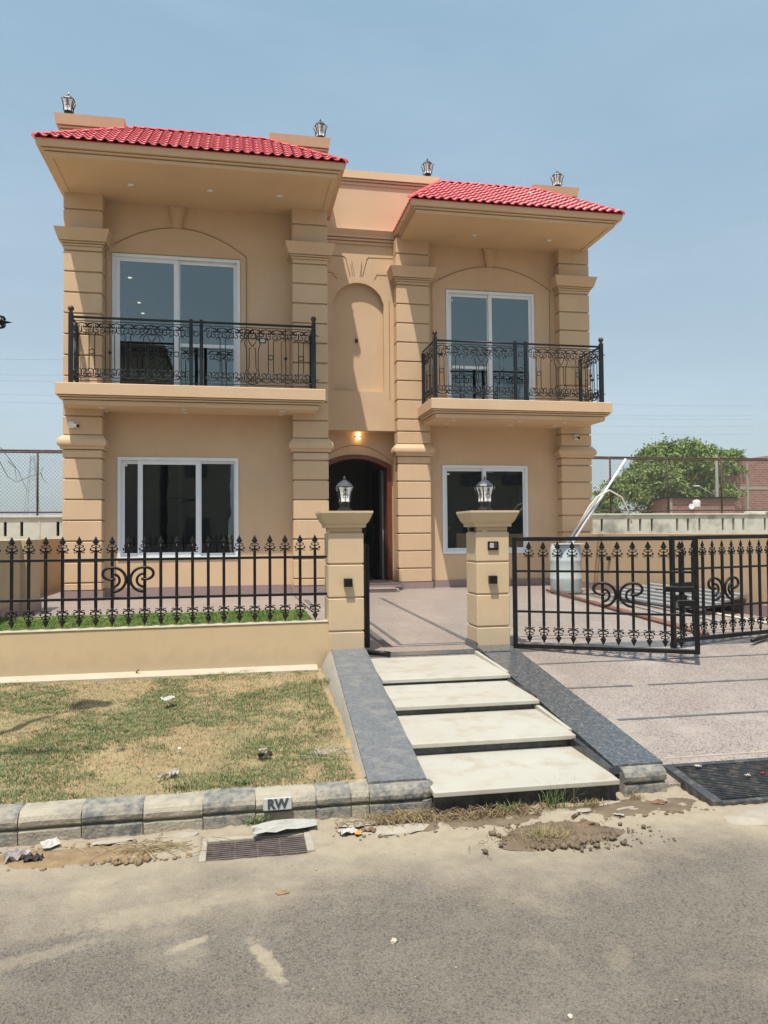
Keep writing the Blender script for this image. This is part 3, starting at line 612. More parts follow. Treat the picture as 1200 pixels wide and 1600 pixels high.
sheet('bottle_cap', -.36, 4.98, .215, .02, .02, M_white, 'tiny white cap on the verge behind the paper twist', 'cap', .006, 12)
# dark hole pipe stub on wall foot and buried stub
MB().tube([(0,0,0),(0,0,.05),(.02,-.02,.065)], .008, 8).build('pipe_stub', M_brown).location = (-.90, 7.26, .27)
tag(bpy.data.objects['pipe_stub'], 'short brown pipe stub at the foot of the beige wall', 'pipe')

# ------------------------------------------------------------------ drain grates
dg_ = thing('drain_grate', 'rusty barred drain grate in a concrete frame below the kerb', 'drain grate', (.1, 3.87, 0))
MB().box(-.185, -.15, 3.75, 4.02, -.05, .014).box(.33, .37, 3.77, 4.02, -.05, .014).box(-.15, .33, 3.985, 4.02, -.05, .012).build('frame', M_conc, dg_, bevel=.006)
MB().box(-.145, .325, 3.74, 3.985, -.06, -.045).build('pit_floor', M_soil, dg_)
for i in range(9):
    y = 3.775+i*.0235
    MB().box(-.15, .33, y, y+.009, -.012, .003).build('grate_bar', M_rgrate, dg_)
for x in (-.02, .09, .2): MB().box(x, x+.008, 3.77, 3.98, -.014, .0).build('cross_bar', M_rgrate, dg_)
def rz(y): return .012+(y-3.9)*.10
g2 = thing('trench_grate', 'black steel trench grate at the foot of the driveway', 'drain grate', (3.4, 4.1, 0))
def rbox(x0, x1, y0, y1, dz, th, m, nm): MB().slab([(x0, y0, rz(y0)+dz), (x1, y0, rz(y0)+dz), (x1, y1, rz(y1)+dz), (x0, y1, rz(y1)+dz)], th).build(nm, m, g2)
rbox(2.60, 2.66, 3.88, 4.40, .03, .09, M_steel, 'frame'); rbox(2.66, 4.9, 4.36, 4.40, .03, .06, M_steel, 'frame'); rbox(2.66, 4.9, 3.88, 3.91, .02, .05, M_steel, 'frame')
for i in range(21):
    y = 3.93+i*.021; rbox(2.66, 4.9, y, y+.006, .022, .025, M_steel, 'grate_bar')
for i in range(5): rbox(2.9+i*.45, 2.91+i*.45, 3.91, 4.36, .012, .02, M_steel, 'cross_bar')
rbox(2.60, 4.9, 3.87, 4.42, -.06, .02, M_black, 'pit_floor')
sheet('paper_scrap', 2.80, 4.33, .09, .035, .03, M_paper, 'white scrap on the upper left corner of the black grate', 'paper', .01, 21)
sheet('paper_scrap', 3.02, 4.16, .07, .03, .02, M_paper, 'white scrap caught in the bars of the black grate', 'paper', .012, 22)
sheet('red_scrap', 3.14, 4.18, .07, .035, .012, M_red, 'red scrap caught in the black grate bars', 'scrap', .01, 23, .3)
sheet('paper_scrap', 3.36, 4.29, .085, .03, .02, M_paper, 'white scrap on the black grate at the frame edge', 'paper', .01, 24)

# ------------------------------------------------------------------ boundary walls and gate posts
bw = thing('boundary_wall', 'low smooth beige boundary wall under the picket fence', 'wall', (-1, 7.4, .2))
MB().prism_xz([(-9, .1), (.90, .1), (.90, .708), (-9, .655)], 7.30, 7.47).build('wall_face', M_ochre, bw, bevel=.006)
MB().prism_xz([(-9, .659), (.899, .7105), (.899, .7165), (-9, .665)], 7.294, 7.476).build('coping', P('wall_top_dust', (.45, .40, .30), (.42, .35, .24), 8, .9), bw)
MB().prism_yz([(7.16,.05),(7.31,.05),(7.31,.315),(7.16,.285)], -9, .74).build('footing', P('wall_footing', (.42, .36, .27), (.46, .40, .31), 8, .9, .3, 40), bw)
sw = thing('side_wall', 'beige side boundary wall left of the house', 'wall', (-3.2, 12, .4))
MB().box(-3.35, -3.05, 7.48, 11.75, .1, 1.5).box(-3.35, -2.97, 11.75, 12.55, .1, 1.503).box(-4.0, -3.70, 12.55, 21, .1, 1.5).box(-3.7, -3.35, 12.3, 12.549, .1, 1.5).build('wall_face', M_side, sw, bevel=.006)
MB().box(-3.06, -3.035, 7.49, 11.745, .44, .60).build('skirting', M_skirt, sw)
MB().box(-2.985, -2.955, 11.752, 12.56, .43, .58).build('skirting', M_skirt, sw)
rw = thing('side_wall', 'long beige side boundary wall right of the driveway', 'wall', (7, 11, .4))
MB().box(6.85, 7.15, 7.3, 14.75, .1, 1.51).box(7.15, 7.38, 14.5, 14.75, .1, 1.505).build('wall_face', M_side, rw, bevel=.006)
MB().box(6.825, 6.853, 7.31, 14.74, .38, .56).build('skirting', M_skirt, rw)

def gate_post(x, y, g, label, w_=.34, d=.34):
    p = thing('gate_post', label, 'gate post', (x, y, g))
    h = w_/2
    zs = [(g, .612), (.628, .932), (.948, 1.252), (1.268, 1.555)]
    MB().box(x-h+.014, x+h-.014, y+.014, y+d-.014, g, 1.565).build('core', M_post, p)
    for a, b in zs: MB().cbox(x-h, x+h, y, y+d, a, b, .006).build('post_block', M_post, p)
    MB().mould(x-h, x+h, y, y+d, [(1.57, -.014), (1.608, -.014), (1.61, .020), (1.645, .022), (1.65, .034), (1.662, .038), (1.668, .046), (1.742, .078), (1.748, .081), (1.768, .081)], True).build('post_cap', M_post, p)
    return p
gate_post(1.022, 7.25, .42, 'left gate post with lantern on its cap, between the picket fence and the steps')
gate_post(2.49, 7.25, .40, 'right gate post with doorbell and lantern, beside the open gate')
gate_post(6.25, 7.42, .40, 'gate post at the hinges of the far gate leaf near the right wall')
MB().box(2.316, 2.32, 7.24, 7.6, .40, .47).box(2.30, 2.318, 7.235, 7.6, .39, .465).build('skirting', M_granite, bpy.data.objects['gate_post.001'])
# hinge lugs
for x in (2.295, 2.685): MB().cbox(x-.022, x+.022, 7.30, 7.36, 1.56, 1.605, .004).build('hinge_lug', M_iron, bpy.data.objects['gate_post.001'])
MB().cbox(1.19, 1.215, 7.3, 7.36, 1.53, 1.60, .004).build('hinge_lug', M_iron, bpy.data.objects['gate_post'])
# small wall lamps on posts, bell
def spot(x, y, z, label, rx=0):
    t_ = thing('wall_spotlight', label, 'wall lamp', (x, y, z))
    MB().cbox(x-.04, x+.04, y-.052, y, z-.04, z+.04, .004).build('housing', M_iron, t_, )
    MB().cbox(x-.025, x+.025, y-.04, y-.012, z-.044, z-.039, .001).build('lens', M_lampglass, t_); return t_
spot(1.035, 7.25, 1.085, 'small black cube lamp on the face of the left gate post')
spot(2.478, 7.25, 1.085, 'small black cube lamp below the doorbell on the right gate post')
db = thing('doorbell', 'black doorbell panel with grey buttons on the right gate post', 'doorbell', (2.49, 7.25, 1.42))
MB().cbox(2.435, 2.545, 7.232, 7.25, 1.378, 1.462, .003).build('bell_plate', M_iron, db)
MB().cbox(2.452, 2.495, 7.226, 7.236, 1.398, 1.447, .002).build('bell_button', M_bell, db)
MB().cbox(2.503, 2.527, 7.226, 7.236, 1.398, 1.447, .002).build('bell_button', M_steel, db)
sp_ = spot(0, 0, 0, 'small black lamp on the inner face of the right side wall')
sp_.location = (6.85, 13.27, 1.05); sp_.rotation_euler = (0, 0, R(-90))

# ------------------------------------------------------------------ lantern
def lantern_parts():
    base = MB()
    base.lathe([(.072,0),(.072,.012),(.062,.018),(.058,.03),(.046,.036),(.044,.07),(.050,.088),(.056,.092)], n=8, sq=True)
    glass = MB().lathe([(.05,.092),(.05,.15),(.056,.19),(.068,.235)], n=16, sq=True)
    fr_ = MB()
    for sx, sy in ((1,1),(1,-1),(-1,1),(-1,-1)):
        fr_.tube([(sx*.048, sy*.048, .09), (sx*.049, sy*.049, .13), (sx*.056, sy*.056, .18), (sx*.073, sy*.073, .238)], .0068, 5)
    for s_ in (1, -1):
        for ax in (0, 1):
            def p(u, z, s_=s_, ax=ax):
                r_ = .052 if z < .15 else .052+(z-.15)*.15 if z < .19 else .058+(z-.19)*.27
                return (s_*r_, u, z) if ax else (u, s_*r_, z)
            fr_.tube([p(0, z) for z in (.09,.13,.16,.18,.21,.236)], .0032, 5)
            for q in (1, -1):
                fr_.tube([p(q*(.004+.022*math.sin(t)), .15+.02*math.cos(t)) for t in [math.pi*.95-math.pi*1.35*i/8 for i in range(9)]], .0022, 4)
                fr_.tube([p(q*(.003+.016*math.sin(t)), .192+.014*math.cos(t)) for t in [math.pi*.95-math.pi*1.3*i/7 for i in range(8)]], .0022, 4)
                fr_.tube([p(0, .205), p(q*.012, .214), p(q*.014, .222)], .003, 4)
    fr_.lathe([(.055,.086),(.055,.094),(.048,.096)], n=8, sq=True)
    roof = MB().lathe([(.068,.232),(.080,.238),(.080,.244),(.07,.262),(.05,.282),(.03,.298),(.012,.31),(.008,.312),(.012,.322),(.009,.334),(.003,.35)], n=8, sq=True)
    roof.lathe([(.068,.233),(.076,.238),(.076,.243),(.062,.256)], n=8, sq=True)
    return [('lamp_base', base, M_lampmetal), ('lamp_glass', glass, M_lampglass), ('lamp_frame', fr_, M_lampmetal), ('lamp_roof', roof, M_lamproof)]
LM = [(n_, b.mesh(n_, m_), m_) for n_, b, m_ in lantern_parts()]
def lantern(loc, rotz, label, sc=1.0):
    t_ = thing('lantern', label, 'lantern', loc, rotz, 'black lanterns on the posts and roof piers')
    t_.scale = (sc, sc, sc)
    for n_, me, m_ in LM: put(n_, me, t_, local=True)
lantern((1.03, 7.40, 1.768), .02, 'black lantern with white panes on the left gate post cap', 1.0)
lantern((2.47, 7.42, 1.768), .30, 'black lantern with white panes on the right gate post cap', 1.04)
lantern((-2.98, 14.45, 9.10), .0, 'roof lantern at the far left, on the leftmost roof pier', 1.4)
lantern((1.60, 14.5, 9.08), .25, 'roof lantern on the pier right of the large red roof', 1.4)
lantern((3.98, 15.5, 9.02), .25, 'roof lantern on the middle parapet left of the smaller red roof', 1.35)
lantern((6.95, 15.6, 9.05), .3, 'roof lantern on the rightmost roof pier', 1.4)

# ------------------------------------------------------------------ spear pickets
def spear():
    mb = MB()
    # leaf blade
    mb.add([(0,0,.160),(-.021,0,.102),(.021,0,.102),(0,-.009,.102),(0,.009,.102),(0,0,.078)], [(0,1,3),(0,3,2),(0,2,4),(0,4,1),(5,3,1),(5,2,3),(5,4,2),(5,1,4)])
    mb.lathe([(.011,0),(.011,.016),(.007,.02),(.006,.05),(.010,.056),(.006,.062),(.005,.088)], n=6)
    for q in (1, -1):
        mb.tube([(0,0,.03),(q*.018,0,.028),(q*.032,0,.034),(q*.035,0,.046),(q*.026,0,.05)], .005, 4, rr=[.008,.0075,.007,.006,.007])
        mb.tube([(0,0,.088),(q*.012,0,.080),(q*.024,0,.078),(q*.026,0,.066),(q*.012,0,.058),(q*.004,0,.052)], .0052, 4)
        mb.tube([(0,0,.03),(q*.018,0,.016),(q*.030,0,.010),(q*.032,0,.018)], .0052, 4)
        mb.tube([(0,q*.004,.02),(0,q*.012,.03),(0,q*.01,.045)], .004, 4)
    return mb
SPM = spear().mesh('spearhead', M_iron); RODM = {}
def rod_mesh(h):
    k = round(h, 3)
    if k not in RODM: RODM[k] = MB().cbox(-.0135, .0135, -.0115, .0115, 0, h, .002).mesh('rod', M_iron)
    return RODM[k]
def picket(parent, x, y, z0, z1, local=True):     # spear tips at z0 and z1
    p = put('picket', rod_mesh(z1-z0-.30), parent, loc=(x, y, z0+.15), local=local)
    put('spearhead', SPM, p, loc=(0, 0, z1-z0-.302), local=True).scale = (1.38, 1.38, 1.04)
    put('spearhead', SPM, p, loc=(0, 0, .002), rot=(math.pi, 0, 0), local=True).scale = (1.38, 1.38, 1.04)
def scroll_pair_mesh():
    out = []
    for q in (-1, 1):
        mb = MB(); pts = []
        for i in range(15):
            t = -math.pi/2+math.pi*i/14; pts.append((q*(.138-.118*math.cos(t)), -.012, .112*math.sin(t)))
        for i in range(1, 11):
            t = math.pi/2+math.pi*1.15*i/10; pts.append((q*(.15-.075*math.cos(t)), -.012, .056+.056*math.sin(t)))
        mb.tube(pts, .0142, 6)
        mb.tube([(q*(.138-.062*math.cos(t)), -.012, .060*math.sin(t)-.006) for t in [-math.pi/2+math.pi*i/10 for i in range(11)]], .013, 6)
        out.append(mb.mesh('ring_scroll', M_iron))
    return out
RSM = scroll_pair_mesh()
fe = thing('picket_fence', 'black spear topped picket fence standing over the low beige wall', 'fence', (-1, 7.40, .70))
for z_ in (1.33, .972): MB().cbox(-9, .86, 7.385, 7.41, z_-.012, z_+.012, .002).build('rail', M_iron, fe)
for k in range(44): picket(fe, .737-.1438*k, 7.397, .732, 1.535, local=False)
for me in RSM: put('ring_scroll', me, fe, loc=(-.989, 7.39, 1.145))
for me in RSM: put('ring_scroll', me, fe, loc=(-.989-.1438*14, 7.39, 1.145))

def gate_leaf(x, y, z0, ang, width, n, label, flip=False, lock=True, top=1.505):
    t_ = thing('gate_leaf', label, 'gate', (x, y, z0), ang)
    H = top-z0; w_ = width; s_ = .022
    mb = MB().cbox(0, .044, -.02, .02, 0, H, .003); mb.build('stile', M_iron, t_, local=True)
    MB().cbox(w_-.044, w_, -.02, .02, 0, H, .003).build('stile', M_iron, t_, local=True)
    MB().cbox(.044, w_-.044, -.02, .02, H-.042, H-.001, .003).build('top_rail', M_iron, t_, local=True)
    MB().cbox(.044, w_-.044, -.02, .02, .001, .042, .003).build('bottom_rail', M_iron, t_, local=True)
    for z_ in (1.165-z0, .765-z0): MB().cbox(.044, w_-.044, -.009, .009, z_-.011, z_+.011, .002).build('middle_rail', M_iron, t_, local=True)
    step = (w_-.044)/(n+1)
    for k in range(n):
        picket(t_, .022+step*(k+1), 0, .47-z0, 1.445-z0)
    c = 7 if not flip else n-6
    if n > 8:
        for me in RSM: put('ring_scroll', me, t_, loc=(.022+step*c, 0, .945-z0), local=True)
    if lock:
        xx = (w_-.30, w_-.04) if not flip else (.04, .30)
        MB().cbox(xx[0], xx[1], -.024, .024, 1.005-z0-.025, 1.005-z0+.025, .003).build('lock_bar', M_iron, t_, local=True)
        xm = (w_-.19, w_-.04) if not flip else (.04, .19)
        MB().cbox(xm[0], xm[1], -.028, .024, .875-z0-.03, .875-z0+.03, .003).build('lock_box', M_iron, t_, local=True)
        xr = xm[0] if not flip else xm[1]
        MB().tube([(xr+.01*math.cos(a), -.035, .87-z0+.03*math.sin(a)) for a in [i*math.pi/5 for i in range(11)]], .004, 5, False).build('handle_ring', M_steel, t_, local=True)
        MB().tube([(xx[0]-.08, -.03, 1.0-z0), (xx[0]+.05, -.03, 1.0-z0)], .005, 6).build('bolt', M_iron, t_, local=True)
    return t_
gate_leaf(2.70, 7.27, .405, math.atan2(-.83, 1.51), 1.725, 11, 'nearer black gate leaf swung out from the right gate post')
g_ = gate_leaf(4.27, 7.0, .43, math.atan2(.274, .962), 1.78, 11, 'farther black gate leaf hinged near the right edge of the photo', flip=True)
MB().cbox(.0, .045, -.03, .03, -.05, .001, .003).build('drop_bolt', M_iron, g_, local=True)
gate_leaf(1.245, 7.36, .44, R(89), .98, 5, 'narrow wicket gate leaf seen edge on beside the left gate post', lock=True, top=1.44)
tag(MB().tube([(1.22,7.18,.425),(1.30,7.1,.43),(1.40,7.04,.425)], .022, 6).build('gate_stop', M_iron), 'black gate stop lying on the top step by the left post', 'gate stop')
tag(MB().tube([(5.18,7.02,.42),(5.5,7.2,.43)], .02, 6).build('gate_stop', M_iron), 'black gate stop under the farther gate leaf', 'gate stop')


# ------------------------------------------------------------------ THE HOUSE
H = thing('house', 'two storey tan house with red tiled eaves, twin balconies and banded columns', 'house', (2.2, 14.3, .42))
A0, A1, A2, A3, YA, YWA = -2.962, -2.314, 1.008, 1.658, 13.973, 14.30
B0, B1, B2, B3, YB, YWB = 3.193, 3.880, 6.725, 7.412, 15.092, 15.32
YC = 15.38
WLA = (-2.10, .022, 1.118, 2.96); WUA = (-2.197, .064, 4.115, 6.639)
WLB = (4.181, 6.047, 1.118, 2.96); WUB = (4.30, 6.243, 4.115, 6.639)
MB().wall(A0+.04, A3-.02, .38, 7.61, YWA, YWA+.2, [WLA, WUA]).build('front_wall', M_paint, H)
MB().wall(B0+.03, B3-.04, .38, 7.61, YWB, YWB+.2, [WLB, WUB]).build('front_wall', M_paint, H)
MB().box(A0+.04, A0+.24, YWA+.2, 21.8, .38, 7.61).build('side_wall', M_paint, H)
MB().box(B3-.24, B3-.04, YWB+.2, 21.8, .38, 7.61).build('side_wall', M_paint, H)
MB().box(A3-.22, A3-.02, YWA+.2, 16.4, .38, 7.61).build('porch_wall', M_paint, H)
MB().box(B0+.03, B0+.23, YWB+.2, 16.4, .38, 7.61).build('porch_wall', M_paint, H)
MB().box(A0+.24, B3-.24, 21.6, 21.8, .38, 7.61).build('back_wall', M_paint, H)
# interior
mi = MB()
mi.box(A0+.24, B3-.24, YWB+.25, 21.6, .30, .44); mi.box(A0+.24, A3-.24, YWA+.2, YWB+.25, .30, .44)
mi.build('interior_floor', M_intf, H)
mi = MB()
for z0, z1 in ((3.62, 4.10), (7.10, 7.60)):
    mi.box(A0+.24, B3-.24, 16.5, 21.6, z0, z1); mi.box(A0+.24, A3-.22, YWA+.2, 16.5, z0, z1); mi.box(B0+.23, B3-.24, YWB+.2, 16.5, z0, z1)
mi.box(1.48, 1.60, 16.4, 21.6, .44, 7.1); mi.box(3.45, 3.57, 16.4, 21.6, .44, 7.1)
mi.box(A0+.24, 1.48, 18.2, 18.3, .44, 3.62); mi.box(3.57, B3-.24, 18.8, 18.9, .44, 3.62); mi.box(A0+.24, B3-.24, 20.6, 20.7, 4.1, 7.1)
mi.box(1.6, 3.45, 20.5, 20.6, .44, 3.62)
mi.build('interior_wall', M_int, H)
for px, py in ((-2.25, 17.0), (-2.28, 18.8), (-2.3, 19.7)):
    MB().lathe([(.04, 0), (.04, .01)], (px, py, 7.085), 12).build('ceiling_led', M_led, H)
# roof deck, parapets and piers
MB().box(A0, A3, 14.35, 21.8, 7.62, 8.45).box(B0+.01, B3, 15.45, 21.8, 7.62, 8.43).box(A3+.001, B0+.009, YC+.35, 21.8, 7.62, 8.4).build('roof_deck', M_paint, H)
corn = lambda z0, z1, o: [(z0, 0), (z0, .02), (z0+.05, .02), (z0+.052, -.01), (z0+.066, -.01), (z0+.068, .045), (z0+.10, .045), (z0+.102, .01), (z0+.116, .01), (z0+.118, .07), (z1, o)]
def pier(x0, x1, y, zt, y1):
    z0 = zt-.30
    MB().mould(x0+.10, x1-.10, y+.1, y1, [(zt-.75, 0)]+corn(z0, zt, .10)).build('roof_pier', M_paint, H)
pier(-3.19, -1.98, 14.25, 9.10, 15.6); pier(.62, 1.77, 14.25, 9.08, 15.6); pier(6.29, 7.35, 15.35, 9.05, 16.7)
MB().mould(1.66, 4.13, YC, 15.75, [(7.60, 0)]+corn(8.74, 9.02, .06)).build('parapet', M_paint, H)
# centre bay
def arch_pts(x0, x1, zs, rise, n=14, p=.62):
    return [(x0+(x1-x0)*i/n, zs+rise*(1-((2*i/n-1)**2))**p) for i in range(n+1)]
NX0, NX1, NZ0, NZS, NR = 1.93, 2.985, 4.465, 6.28, .43
mb = MB()
def arch_front(mb, x0, x1, z0, z1, ax0, ax1, az0, zs, rise, y, depth, back=True, p=.62):
    ap = arch_pts(ax0, ax1, zs, rise, 14, p)
    def q(a, b, c, d): mb.add([(a, y, b), (c, y, b), (c, y, d), (a, y, d)], [(0,1,2,3)])
    q(x0, z0, ax0, z1); q(ax1, z0, x1, z1)
    if az0 > z0: q(ax0, z0, ax1, az0)
    for (xa, za), (xb, zb) in zip(ap[:-1], ap[1:]): mb.add([(xa, y, za), (xb, y, zb), (xb, y, z1), (xa, y, z1)], [(0,1,2,3)])
    ring = [(ax0, az0)]+ap+[(ax1, az0)]
    for (xa, za), (xb, zb) in zip(ring, ring[1:]+ring[:1]): mb.add([(xa, y, za), (xb, y, zb), (xb, y+depth, zb), (xa, y+depth, za)], [(3,2,1,0)])
    if back:
        for (xa, za), (xb, zb) in zip(ap[:-1], ap[1:]): mb.add([(xa, y+depth, az0), (xb, y+depth, az0), (xb, y+depth, zb), (xa, y+depth, za)], [(0,1,2,3)])
arch_front(mb, 1.64, B0+.03, 3.66, 7.62, NX0, NX1, NZ0, NZS, NR, YC, .12)
mb.add([(1.64,YC,3.66),(B0+.03,YC,3.66),(B0+.03,15.75,3.66),(1.64,15.75,3.66)], [(3,2,1,0)])
mb.build('bay_wall', M_paint, H)
MB().box(1.64, B0+.03, YC+.13, 16.5, 3.67, 4.2).build('bay_core', M_paint, H)
MB().box(1.64, B0+.03, 16.18, 16.4, 4.21, 7.6).build('bay_back', M_paint, H)
MB().mould(1.66, 3.6, YC, YC+.05, [(7.50, 0), (7.50, .03), (7.55, .03), (7.552, .005), (7.565, .005), (7.567, .06), (7.605, .06), (7.607, .03), (7.62, .03), (7.622, .085), (7.67, .09), (7.76, .15), (7.765, 0)]).build('bay_cornice', M_paint, H)
def dark_line(pts, wd=.013, y=YC):
    mb = MB()
    for (xa, za), (xb, zb) in zip(pts[:-1], pts[1:]):
        d = Vector((xb-xa, zb-za)).normalized()*wd/2; n_ = Vector((-d.y, d.x))
        mb.prism_xz([(xa-d.x-n_.x, za-d.y-n_.y), (xb+d.x-n_.x, zb+d.y-n_.y), (xb+d.x+n_.x, zb+d.y+n_.y), (xa-d.x+n_.x, za-d.y+n_.y)], y-.004, y+.004)
    mb.build('groove_and_shade_line', M_dark, H)
dark_line([(1.66, 7.25), (2.16, 7.235), (2.20, 7.20), (2.29, 6.84)], .016); dark_line([(3.19, 7.25), (2.68, 7.24), (2.64, 7.20), (2.55, 6.85)], .016)
dark_line([(2.305, 7.08), (2.345, 6.84)], .010); dark_line([(2.325, 7.15), (2.38, 6.84)], .010); dark_line([(2.535, 7.08), (2.495, 6.84)], .010); dark_line([(2.53, 7.14), (2.52, 6.84)], .010)
dark_line([(1.66, 6.90), (1.91, 6.89), (2.02, 6.765)], .016); dark_line([(3.06, 6.892), (2.85, 6.89), (2.80, 6.80)], .016)
# raised band framing the niche
bp_ = [(1.80, 4.30)]+[(x, z) for x, z in arch_pts(1.80, 3.10, 6.36, .52)]+[(3.10, 4.30)]
dark_line(bp_[-2:], .012)
# door arch wall
YD = 15.75
mb = MB(); arch_front(mb, 1.60, B0+.20, .42, 3.66, 1.68, 3.195, .42, 2.99, .215, YD, .24, False, 1.0); mb.build('porch_back_wall', M_paint, H)
dark_line(arch_pts(1.66, 3.215, 3.04, .36, 14, 1.0), .012, YD)
# door frame, leaves
def arch_frame(x0, x1, z0, zs, rise, wd, y0, y1):
    o = [(x0, z0)]+arch_pts(x0, x1, zs, rise, 14, 1.0)+[(x1, z0)]; i_ = [(x0+wd, z0)]+arch_pts(x0+wd, x1-wd, zs-.02, rise-.02, 14, 1.0)+[(x1-wd, z0)]
    i_ = [(a, b-(0 if k in (0, len(i_)-1) else .04)) for k, (a, b) in enumerate(i_)]; n = len(o); mb = MB()
    vs = [(a, y0, b) for a, b in o]+[(a, y0, b) for a, b in i_]+[(a, y1, b) for a, b in o]+[(a, y1, b) for a, b in i_]
    fs = []
    for k in range(n-1): fs += [(k, k+1, n+k+1, n+k), (n+k, n+k+1, 3*n+k+1, 3*n+k), (2*n+k, 3*n+k, 3*n+k+1, 2*n+k+1)]
    return mb.add(vs, fs)
door = arch_frame(1.685, 3.19, .575, 2.985, .21, .095, YD-.03, YD+.25).build('door', M_wood, H)
MB().box(2.98, 3.03, 16.02, 16.85, .57, 2.92).build('door_leaf', M_leafdoor, door)
MB().tube([(2.955, 16.6, 1.4), (2.955, 16.6, 1.75)], .012, 6).build('door_handle', M_steel, door)
MB().box(3.035, 3.075, 16.05, 16.35, .5, 2.9).build('door_curtain', M_int, door)
# porch steps
MB().cbox(1.0, 3.04, 14.30, 16.0, .42, .495, .008).cbox(1.3, 3.18, 14.75, 16.0, .49, .57, .008).build('porch_step', M_skirt, H)
MB().box(1.67, 2.98, 14.28, 15.74, .4955, .499).box(1.67, 3.16, 14.74, 15.74, .5705, .574).build('step_top', M_terr, H)
# skirting round the base
for q_ in ((A0-.02, A1+.02, YA-.02, YWA, .60), (A1+.021, A2-.021, YWA-.02, YWA, .62), (A2-.02, A3+.02, YA-.02, YWA, .60),
           (B0-.02, B1+.02, YB-.02, YWB, .56), (B1+.021, B2-.021, YWB-.02, YWB, .58), (B2-.02, B3+.02, YB-.02, YWB, .56)):
    MB().box(q_[0], q_[1], q_[2], q_[3], .40, q_[4]).build('skirting', M_skirt, H)

# banded columns: column > column_block, capital
BM = {}
def block(mw, md, h):
    k = (round(mw, 2), round(md, 2), round(h, 2))
    if k not in BM: BM[k] = MB().cbox(0, mw, 0, md, 0, h, .008).mesh('column_block', M_paint)
    return BM[k]
def column(x0, x1, y, y1, gl, gu, capl, capu):
    c = MB().box(x0+.035, x1-.035, y+.035, y1, .40, 7.60).build('column', M_paint, H)
    lev = gl+gu; g = .013
    for z0, z1 in lev:
        put('column_block', block(x1-x0, y1-y, z1-z0-2*g), c, loc=(x0, y, z0+g))
    a, b = capl
    MB().mould(x0, x1, y, y1, [(a, -.034), (a, .035), (a+.055, .045), (a+.055, .07), (a+.085, .08), (a+.12, .08), (a+.15, .075), (a+.19, .052), (a+.215, .026), (b, .012), (b+.001, -.01)]).build('capital', M_paint, c)
    a, b = capu
    MB().mould(x0, x1, y, y1, [(a, -.034), (a, .02), (a+.028, .022), (a+.030, -.005), (a+.042, -.005), (a+.044, .05), (a+.062, .05), (a+.064, .02), (a+.075, .02), (a+.077, .072), (b-.012, .132), (b, .135), (b+.001, -.01)]).build('capital', M_paint, c)
    return c
glA = [(.60, .738)]+[(.738+.3603*i, .738+.3603*(i+1)) for i in range(6)]+[(2.90, 3.06), (3.30, 3.635), (3.635, 3.98)]
guA = [(3.98, 4.333)]+[(4.333+.3668*i, 4.333+.3668*(i+1)) for i in range(6)]+[(6.534, 6.63), (6.90, 7.269), (7.269, 7.61)]
for a, b in ((A0, A1), (A2, A3)): column(a, b, YA, YWA, glA, guA, (3.06, 3.30), (6.62, 6.90))
glB = [(.56, .841)]+[(.841+.3526*i, .841+.3526*(i+1)) for i in range(6)]+[(2.957, 3.12), (3.36, 3.62), (3.62, 3.869)]
guB = [(3.869, 4.262)]+[(4.262+.3935*i, 4.262+.3935*(i+1)) for i in range(6)]+[(6.623, 6.70), (6.97, 7.264), (7.264, 7.61)]
for a, b in ((B0, B1), (B2, B3)): column(a, b, YB, YWB+.06, glB, guB, (3.12, 3.36), (6.69, 6.97))

# arched relief panels and keystones over the upper windows
def relief(x0, x1, w_, y, crown, shoulder, key):
    out = [(x0+(x1-x0)*i/18, shoulder+(crown-shoulder)*(1-(2*i/18-1)**2)) for i in range(19)]
    mb = MB(); y0 = y-.016
    for (xa, za), (xb, zb) in zip(out[:-1], out[1:]): mb.add([(xa,y0,6.66),(xb,y0,6.66),(xb,y0,zb),(xa,y0,za),(xa,y,za),(xb,y,zb)], [(0,1,2,3),(3,2,5,4)])
    mb.box(w_[1]+.01, x1, y0, y+.001, 4.12, 6.66); mb.box(x0, w_[0]-.01, y0, y+.001, 4.12, 6.66)
    mb.build('relief_panel', M_paint, H)
    dark_line(out[1:-1]+[(x1-.005, shoulder), (x1-.005, 4.13)], .012, y0)  # dark strip paints in the shadow line along the relief panel edge
    mb = MB(); k = key
    mb.prism_xz([(k-.065, crown-.005), (k+.065, crown-.005), (k+.145, 7.56), (k-.145, 7.56)], y-.075, y); mb.prism_xz([(k-.04, crown+.03), (k+.04, crown+.03), (k+.10, 7.52), (k-.10, 7.52)], y-.09, y-.074)
    mb.box(k-.165, k+.165, y-.095, y, 7.561, 7.60); mb.build('keystone', M_paint, H)
relief(A1+.02, .181, WUA, YWA, 7.165, 6.70, -1.06)
relief(B1+.12, 6.60, WUB, YWB, 7.168, 6.74, 5.25)

# balconies
def balcony(x0, x1, y0, y1):
    zt, zb = 4.112, 3.756
    b = MB().mould(x0, x1, y0, y1, [(zb, -.115), (zb+.075, -.105), (zb+.077, -.135), (zb+.090, -.135), (zb+.092, -.06), (zb+.112, -.055), (zb+.114, -.09), (zb+.126, -.09), (zb+.128, -.03), (zb+.146, -.028), (zb+.148, -.05), (zb+.158, -.05), (zb+.16, .0), (zt-.01, .0), (zt, -.01)]).build('balcony_slab', M_paint, H)
    return b
def downlight(par, x, y, z, r=.055):
    d = MB().lathe([(r, 0), (r, .012), (r*.7, .014)], (x, y, z-.013), 14).build('downlight', M_white, par)
bA = balcony(-2.966, 1.541, 13.40, YWA+.02); bB = balcony(3.615, 7.319, 13.963, YWB+.02)
MB().box(-2.83, 1.40, 13.535, 13.55, 3.744, 3.757).box(3.75, 7.18, 14.10, 14.115, 3.744, 3.757).build('drip_line', M_paint, H)
